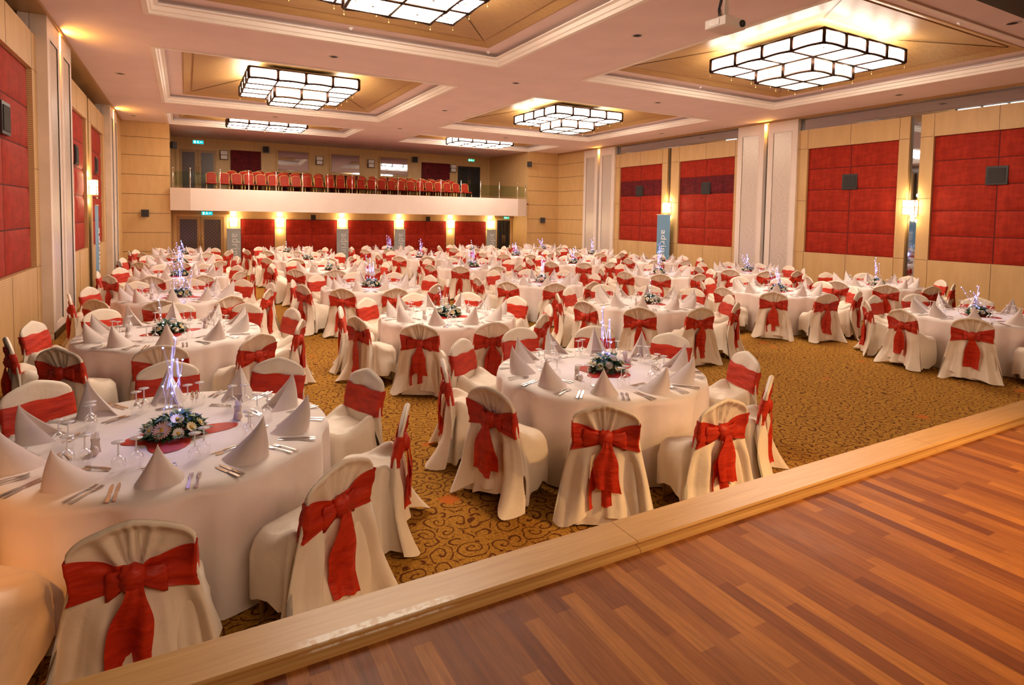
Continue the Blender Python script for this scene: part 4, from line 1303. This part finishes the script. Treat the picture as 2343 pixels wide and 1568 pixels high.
def foliage(seed, rx=.15, ry=.12, h=.10, n=230):
    R = random.Random(seed); mb = MB()
    for _ in range(n):
        a = R.uniform(0, 2 * pi); q = sqrt(R.random()); el = R.uniform(.1, 1.0)
        c = Vector((rx * q * cos(a) * .8, ry * q * sin(a) * .8, .01 + h * (1 - q * q) * R.uniform(.3, .9)))
        d = Vector((cos(a) + R.uniform(-.7, .7), sin(a) + R.uniform(-.7, .7), R.uniform(-.2, .8)))
        ln = R.uniform(.045, .095)
        p = leaf_pts(c, d, Vector((R.uniform(-.3, .3), R.uniform(-.3, .3), 1)), ln, ln * R.uniform(.14, .30))
        p = [Vector((v.x, v.y, max(.004, v.z))) for v in p]
        mb.add(p, [(0, 1, 4), (0, 4, 3), (1, 2, 4), (4, 2, 3)], 1 if R.random() < .3 else 0)
    return mb.mesh('foliage', [M['leaf'], M['leaf2']])

def red_cloth(seed):
    R = random.Random(seed); ph = R.uniform(0, 6)
    mb = MB()
    def fn(i, j):
        a = 2 * pi * i / 44; q = j / 6
        r = (.235 + .06 * cos(4 * a + ph) + .045 * cos(3 * a)) * q
        z = .004 + .012 * (1 - q) + (.010 * abs(sin(6 * a + ph + 5 * q))) * sin(pi * min(1, q * 1.02)) 
        return r * cos(a) * 1.15, r * sin(a) * .9, z
    mb.grid(fn, 44, 7, True)
    return mb.mesh('red_cloth', M['redsat'], True)

def make_centre(seed, style):
    """style 0: blue tubes + daisies, 1: straight tubes + white flowers, 2: leafy with a bent twig, 3: bright branching lights"""
    R = random.Random(seed * 11)
    t = thing('flower_centrepiece', 'x', 'centrepiece')
    link('red_cloth', red_cloth(seed), t)
    link('foliage', foliage(seed, .185, .155, .14, 420), t, (0, 0, .01))
    spots = [(-.07, -.075, .055, GERB if style in (0,) else ROSEW, 1.0), (-.01, -.105, .035, DAIS, .95), (.05, -.095, .05, CREA, 1.0), (-.115, -.03, .05, DAIS, 1), (-.12, .02, .06, DAIS, .9),
             (.10, -.05, .05, (CREA, ROSEC)[style > 0], 1), (.0, -.05, .09, (DAIS, ROSEW)[style > 0], 1.1), (.06, .04, .09, (DAIS, ROSEW)[style > 0], 1), (-.04, .06, .08, DAIS, 1.1), (.02, .10, .05, (DAIS, ROSEC)[style > 0], 1), (.12, .05, .05, DAIS, .9), (-.10, .07, .05, CREA, .9)]
    for (x, y, z, me, s) in spots:
        s *= 1.2; x *= 1.28; y *= 1.28; z *= 1.25
        v = Vector((x, y, .10)).normalized()
        o = link('flower', me, t, (x, y, z + .012), (-v.y * 1.0 + 0, v.x * 1.0, R.uniform(0, 6)), (s, s, s))
        o.rotation_euler = Vector((0, 0, 1)).rotation_difference(Vector((x * 1.1, y * 1.1, .12)).normalized()).to_euler()
    # tubes or twigs with light string
    hs = (.58, .52, .44) if style != 2 else (.36,)
    if style == 3: hs = (.34, .42, .30, .38)
    paths = []
    for k, h in enumerate(hs):
        a = R.uniform(0, 6); lean = (.10, .02, .05, .14)[k % 4] * (1.3 if style in (0, 3) else .5)
        x0, y0 = -.08 + .065 * k, .05 * (k % 2) - .01
        x1, y1 = x0 + lean * cos(a + 2 * k), y0 + lean * sin(a + 2 * k)
        g = MB(); g.tube([(x0, y0, .05), ((x0 + x1) / 2, (y0 + y1) / 2, .05 + h * .5), (x1, y1, .05 + h)], .008 if style != 2 else .004, 8)
        link('clear_tube', g.mesh('clear_tube', M['glass'] if style != 2 else M['wire'], True), t)
        paths.append(((x0, y0), (x1, y1), h))
    w = MB(); pts = []; bl = []
    for (a0, a1, h) in paths:
        nb = 4
        for k in range(nb):
            q = (k + 1) / nb
            rr = .012 + (.05 if (style in (0, 3) and k % 2) else .0) * R.random()
            an = R.uniform(0, 6)
            p = Vector((a0[0] + (a1[0] - a0[0]) * q + rr * cos(an), a0[1] + (a1[1] - a0[1]) * q + rr * sin(an), .05 + h * q))
            pts.append(p); bl.append(p)
    for k in range(3):
        a = R.uniform(0, 6); bl.append(Vector((.09 * cos(a), .08 * sin(a), R.uniform(.08, .12)))); pts.append(bl[-1])
    w.tube(pts, .0011, 4)
    ws = link('light_string', w.mesh('light_string', M['wire']), t)
    for p in bl: link('bulb', bulb_me if style in (0, 1, 3) else bulbw_me, ws, p)
    return t
CEN = {0: make_centre(1, 0), 1: make_centre(2, 1), 2: make_centre(3, 2), 3: make_centre(4, 3)}
cen_used = set()

# ------------------------------------------------------------------ layout
ROWN = {1: 'front-row', 2: 'second-row', 3: 'third-row', 4: 'fourth-row', 5: 'fifth-row', 6: 'rear-row'}
COLN = {'A': 'leftmost-column', 'B': 'second-column', 'C': 'middle-column', 'D': 'fourth-column', 'E': 'rightmost-column'}
TABLES = [('A', 1, -.10, 4.39, 266, 0), ('B', 1, 3.46, 4.48, 234, 1), ('D', 1, 11.0, 4.62, 238, 3),
          ('A', 2, -.16, 8.12, 268, 2), ('B', 2, 3.34, 7.95, 270, 2), ('C', 2, 6.98, 7.82, 262, 2), ('D', 2, 10.75, 8.05, 250, 3), ('E', 2, 14.15, 8.0, 254, 0),
          ('A', 3, -.10, 11.52, 262, 3), ('B', 3, 3.28, 11.75, 270, 1), ('C', 3, 6.95, 11.3, 250, 0), ('D', 3, 10.9, 11.8, 268, 1), ('E', 3, 14.1, 11.6, 240, 3),
          ('A', 4, -.12, 15.2, 250, 3), ('B', 4, 3.3, 15.6, 262, 2), ('C', 4, 7.15, 15.3, 270, 1), ('D', 4, 10.8, 15.5, 246, 3), ('E', 4, 14.25, 15.4, 262, 0),
          ('A', 5, -.1, 18.9, 270, 3), ('B', 5, 3.3, 19.3, 250, 2), ('C', 5, 7.05, 19.2, 258, 0), ('D', 5, 10.8, 19.3, 262, 3), ('E', 5, 14.25, 19.2, 246, 1),
          ('A', 6, -.1, 22.7, 262, 3), ('B', 6, 3.3, 23.0, 270, 2), ('C', 6, 7.05, 22.9, 254, 1), ('D', 6, 10.8, 23.0, 250, 2), ('E', 6, 14.25, 22.9, 266, 3)]
ANG = {('A', 1): [266, 303, 339, 20, 56, 92, 127, 162, 197, 232], ('B', 1): [234, 199, 162, 127, 91, 55, 20, -20, -55, -90]}
SEAT = ['at the near edge', 'just right of the near edge', 'on the right, toward the near side', 'on the right side', 'on the right, toward the far side', 'just right of the far edge',
        'just left of the far edge', 'on the left, toward the far side', 'on the left side', 'on the left, toward the near side', 'just left of the near edge', '']
def seatname(a, used_):
    """clock position seen from above, six o'clock towards the stage"""
    hour = (3 - a / 30.0) % 12
    h = int(round(hour)) % 12
    while h in used_: h = (h + 1) % 12
    used_.add(h)
    return ["twelve", "one", "two", "three", "four", "five", "six", "seven", "eight", "nine", "ten", "eleven"][h]

chair_first = [True] * len(PROTO)
n_fork = 0
stuff_mb = {'glass': MB(), 'cut': MB()}
RR = random.Random(99)
glass_src = None
shared = {}

def add_to(mb, me, mtx):
    mb.add([mtx @ v.co for v in me.vertices], [tuple(p.vertices) for p in me.polygons])

for (cc, row, tx, ty, ph0, style) in TABLES:
    tn = '%s %s table' % (ROWN[row], COLN[cc])
    t = thing('round_table', 'round banquet table under a floor-length white cloth, %s' % tn.replace(' table', ''), 'table', (tx, ty, 0), RR.uniform(0, 6.28), 'round banquet tables')
    link('tablecloth', CLOTH[(row + ord(cc)) % 3], t)
    angs = ANG.get((cc, row)) or [ph0 + 36 * k + RR.uniform(-1.2, 1.2) for k in range(10)]
    used_h = set()
    for k, ad in enumerate(angs):
        clock = seatname(ad % 360, used_h)
        a = radians(ad)
        rad = 1.235 + RR.uniform(-.01, .03)
        vx, vy = cos(a), sin(a)
        cx, cy = tx + rad * vx, ty + rad * vy
        rz = a + pi / 2 + RR.uniform(-.04, .04)
        lb = "white covered chair with red sash at %s o'clock, %s" % (clock, tn)
        pi_ = RR.randrange(len(PROTO))
        if cy > 2.65 and cx > -2.2:
            if chair_first[pi_]:
                chair_first[pi_] = False
                o = PROTO[pi_]; o.location = (cx, cy, 0); o.rotation_euler = (0, 0, rz); o['label'] = lb; o['group'] = 'covered chairs around the tables'
            else:
                dup(PROTO[pi_], (cx, cy, 0), rz, lb, 'covered chairs around the tables', skip=('leg',) if row >= 4 else ())
        # ---- place setting; setting frame: +y towards the table centre
        srz = a + pi / 2
        def at(u, v): # u to the guest's right... v towards the centre, from the table edge
            r_ = TR - v
            return (tx + r_ * vx - u * sin(a + pi) * 1.0, ty + r_ * vy + u * cos(a + pi) * 1.0)
        nx, ny = at(RR.uniform(-.02, .02), .175)
        o = link('napkin', NAP[RR.randrange(3)], None, (nx, ny, TH), (0, 0, srz + RR.uniform(-.25, .25)))
        tag(o, "peaked white napkin standing at %s o'clock, %s" % (clock, tn), 'napkin', 'folded napkins on the tables')
        near = row <= 3
        items = []
        for q, (u, v) in enumerate(((.12, .455), (.200, .42))):
            gx, gy = at(u, v); 
            if near:
                nm = ('inner', 'outer')[q]
                lb = "upturned stemmed glass, %s of the pair at %s o'clock, %s" % (nm, clock, tn)
                if 'glass' not in shared:
                    g = thing('wine_glass', lb, 'glass', (gx, gy, TH + .001), 0, 'upturned glasses on the tables'); shared['glass'] = g
                    link('bowl', bowl_me, g); link('stem', stem_me, g)
                else: dup(shared['glass'], (gx, gy, TH + .001), 0, lb)
            else: 
                mt = Matrix.Translation((gx, gy, TH + .001)); add_to(stuff_mb['glass'], stem_me, mt)
        for kind, me, lst in (('fork', FORK, ((-.165, .145, 0), (-.205, .14, 0))), ('knife', KNIFE, ((.165, .145, 0), (.195, .14, 0)))):
            jr = RR.uniform(-.12, .12)
            for q, (u, v, r_) in enumerate(lst):
                gx, gy = at(u, v)
                if near:
                    o = link(kind, me, None, (gx, gy, TH + .0015), (0, 0, srz + jr))
                    tag(o, "steel %s, %s of the pair at %s o'clock, %s" % (kind, ('inner', 'outer')[q], clock, tn), kind, '%ss at the place settings' % kind if kind != 'knife' else 'knives at the place settings')
                else:
                    add_to(stuff_mb['cut'], me, Matrix.Translation((gx, gy, TH + .0015)) @ Matrix.Rotation(srz, 4, 'Z'))
        if row <= 3:
            gx, gy = at(0, .40); o = link('dessert_spoon', SPOON, None, (gx, gy, TH + .0015), (0, 0, srz + pi / 2 + RR.uniform(-.1, .1)))
            tag(o, "dessert spoon laid crosswise at %s o'clock, %s" % (clock, tn), 'spoon', 'dessert spoons at the place settings')
            gx, gy = at(0.01, .43); o = link('dessert_knife', KNIFE, None, (gx, gy, TH + .0015), (0, 0, srz + pi / 2 + RR.uniform(-.1, .1)), (.8, .75, 1))
            tag(o, "dessert knife laid crosswise at %s o'clock, %s" % (clock, tn), 'knife', 'dessert knives at the place settings')
    # ---- centre of the table
    loc = (tx + RR.uniform(-.04, .04), ty - .05 + RR.uniform(-.05, .02), TH)
    desc = {0: 'flower centrepiece with pink gerbera and blue-lit clear tubes', 1: 'white flower centrepiece with upright blue-lit tubes', 2: 'leafy flower centrepiece with one lit twig', 3: 'flower centrepiece with bright branching blue lights'}[style]
    lb = '%s, %s' % (desc, tn)
    rzc = 0.25 if (cc, row) in (('A', 1), ('B', 1)) else RR.uniform(-1, 1)
    if style in cen_used: dup(CEN[style], loc, rzc, lb, 'flower centrepieces')
    else:
        cen_used.add(style); o = CEN[style]; o.location = loc; o.rotation_euler = (0, 0, rzc); o['label'] = lb; o['group'] = 'flower centrepieces'
    if style != 2 or row < 3:
        light('led_glow', 'POINT', (loc[0], loc[1], TH + .34), (1.5 if row <= 2 else 2.6) * (1 if style != 2 else .4), (.30, .34, 1.0), shadow_soft_size=.06)
    for q, (dx, dy) in enumerate(((-.41, -.10), (.385, .19))):
        if row > 4: continue
        w_ = ('left', 'right')[q]
        o = link('salt_shaker', SHAKER, None, (loc[0] + dx, loc[1] + dy - .055, TH + .001)); tag(o, 'egg-shaped shaker %s of the flowers, %s' % (w_, tn), 'shaker', 'egg-shaped shakers')
        hk = 'hold'
        if hk not in shared:
            h_ = thing('napkin_holder', 'white toothpick and paper holder %s of the flowers, %s' % (w_, tn), 'holder', (loc[0] + dx, loc[1] + dy, TH + .001), .4, 'small paper holders'); shared[hk] = h_
            link('holder_cup', HOLD, h_); link('paper_napkins', PNAP, h_)
        else: dup(shared[hk], (loc[0] + dx, loc[1] + dy, TH + .001), RR.uniform(-1, 1), 'white toothpick and paper holder %s of the flowers, %s' % (w_, tn))

o = link('far_glasses', stuff_mb['glass'].mesh('far_glasses', M['stem'], True)); tag(o, 'upturned glasses on the tables in the three rows nearest the balcony', 'glass', None, 'stuff')
o = link('far_cutlery', stuff_mb['cut'].mesh('far_cutlery', M['steel'])); tag(o, 'cutlery on the tables in the three rows nearest the balcony', 'cutlery', None, 'stuff')

# ================================================================== LIGHT
def spot(loc, target, energy, color, angle=60, blend=.6, size=.15):
    o = light('stage_spot', 'SPOT', loc, energy, color, spot_size=radians(angle), spot_blend=blend, shadow_soft_size=size)
    d = Vector(target) - Vector(loc)
    o.rotation_euler = d.to_track_quat('-Z', 'Y').to_euler()
    return o
# warm stage lights hanging over the stage
spot((-1.9, -.6, 4.9), (-1.25, 3.35, .45), 700, (1, .36, .06), 19, .9)
spot((6.6, -1.8, 5.0), (4.3, 1.1, .6), 1300, (1, .54, .17), 44, .95)
# added warm fill from behind the camera, not a fixture of the hall
o = light('front_fill', 'AREA', (4.5, -2.6, 4.9), 200, (1, .68, .46), shape='RECTANGLE', size=9.0, size_y=1.0)
o.rotation_euler = (Vector((4.0, 8.5, .8)) - Vector((4.5, -2.6, 4.9))).to_track_quat('-Z', 'Y').to_euler()

w = bpy.data.worlds.new('world'); SC.world = w; w.use_nodes = True
w.node_tree.nodes['Background'].inputs[0].default_value = (.9, .7, .6, 1)
w.node_tree.nodes['Background'].inputs[1].default_value = .3

SC.view_settings.view_transform = 'Standard'
SC.view_settings.look = 'None'
SC.view_settings.gamma = 1
SC.view_settings.exposure = 0.62
SC.view_settings.use_curve_mapping = False
cy_ = SC.cycles
cy_.max_bounces = 6; cy_.diffuse_bounces = 4; cy_.glossy_bounces = 3; cy_.transmission_bounces = 2; cy_.transparent_max_bounces = 12
cy_.sample_clamp_indirect = 4
cy_.caustics_reflective = False; cy_.caustics_refractive = False
cy_.use_adaptive_sampling = True
cy_.adaptive_threshold = .05
cy_.adaptive_min_samples = 16
cy_.use_denoising = True
try: cy_.denoiser = 'OPENIMAGEDENOISE'
except Exception: pass
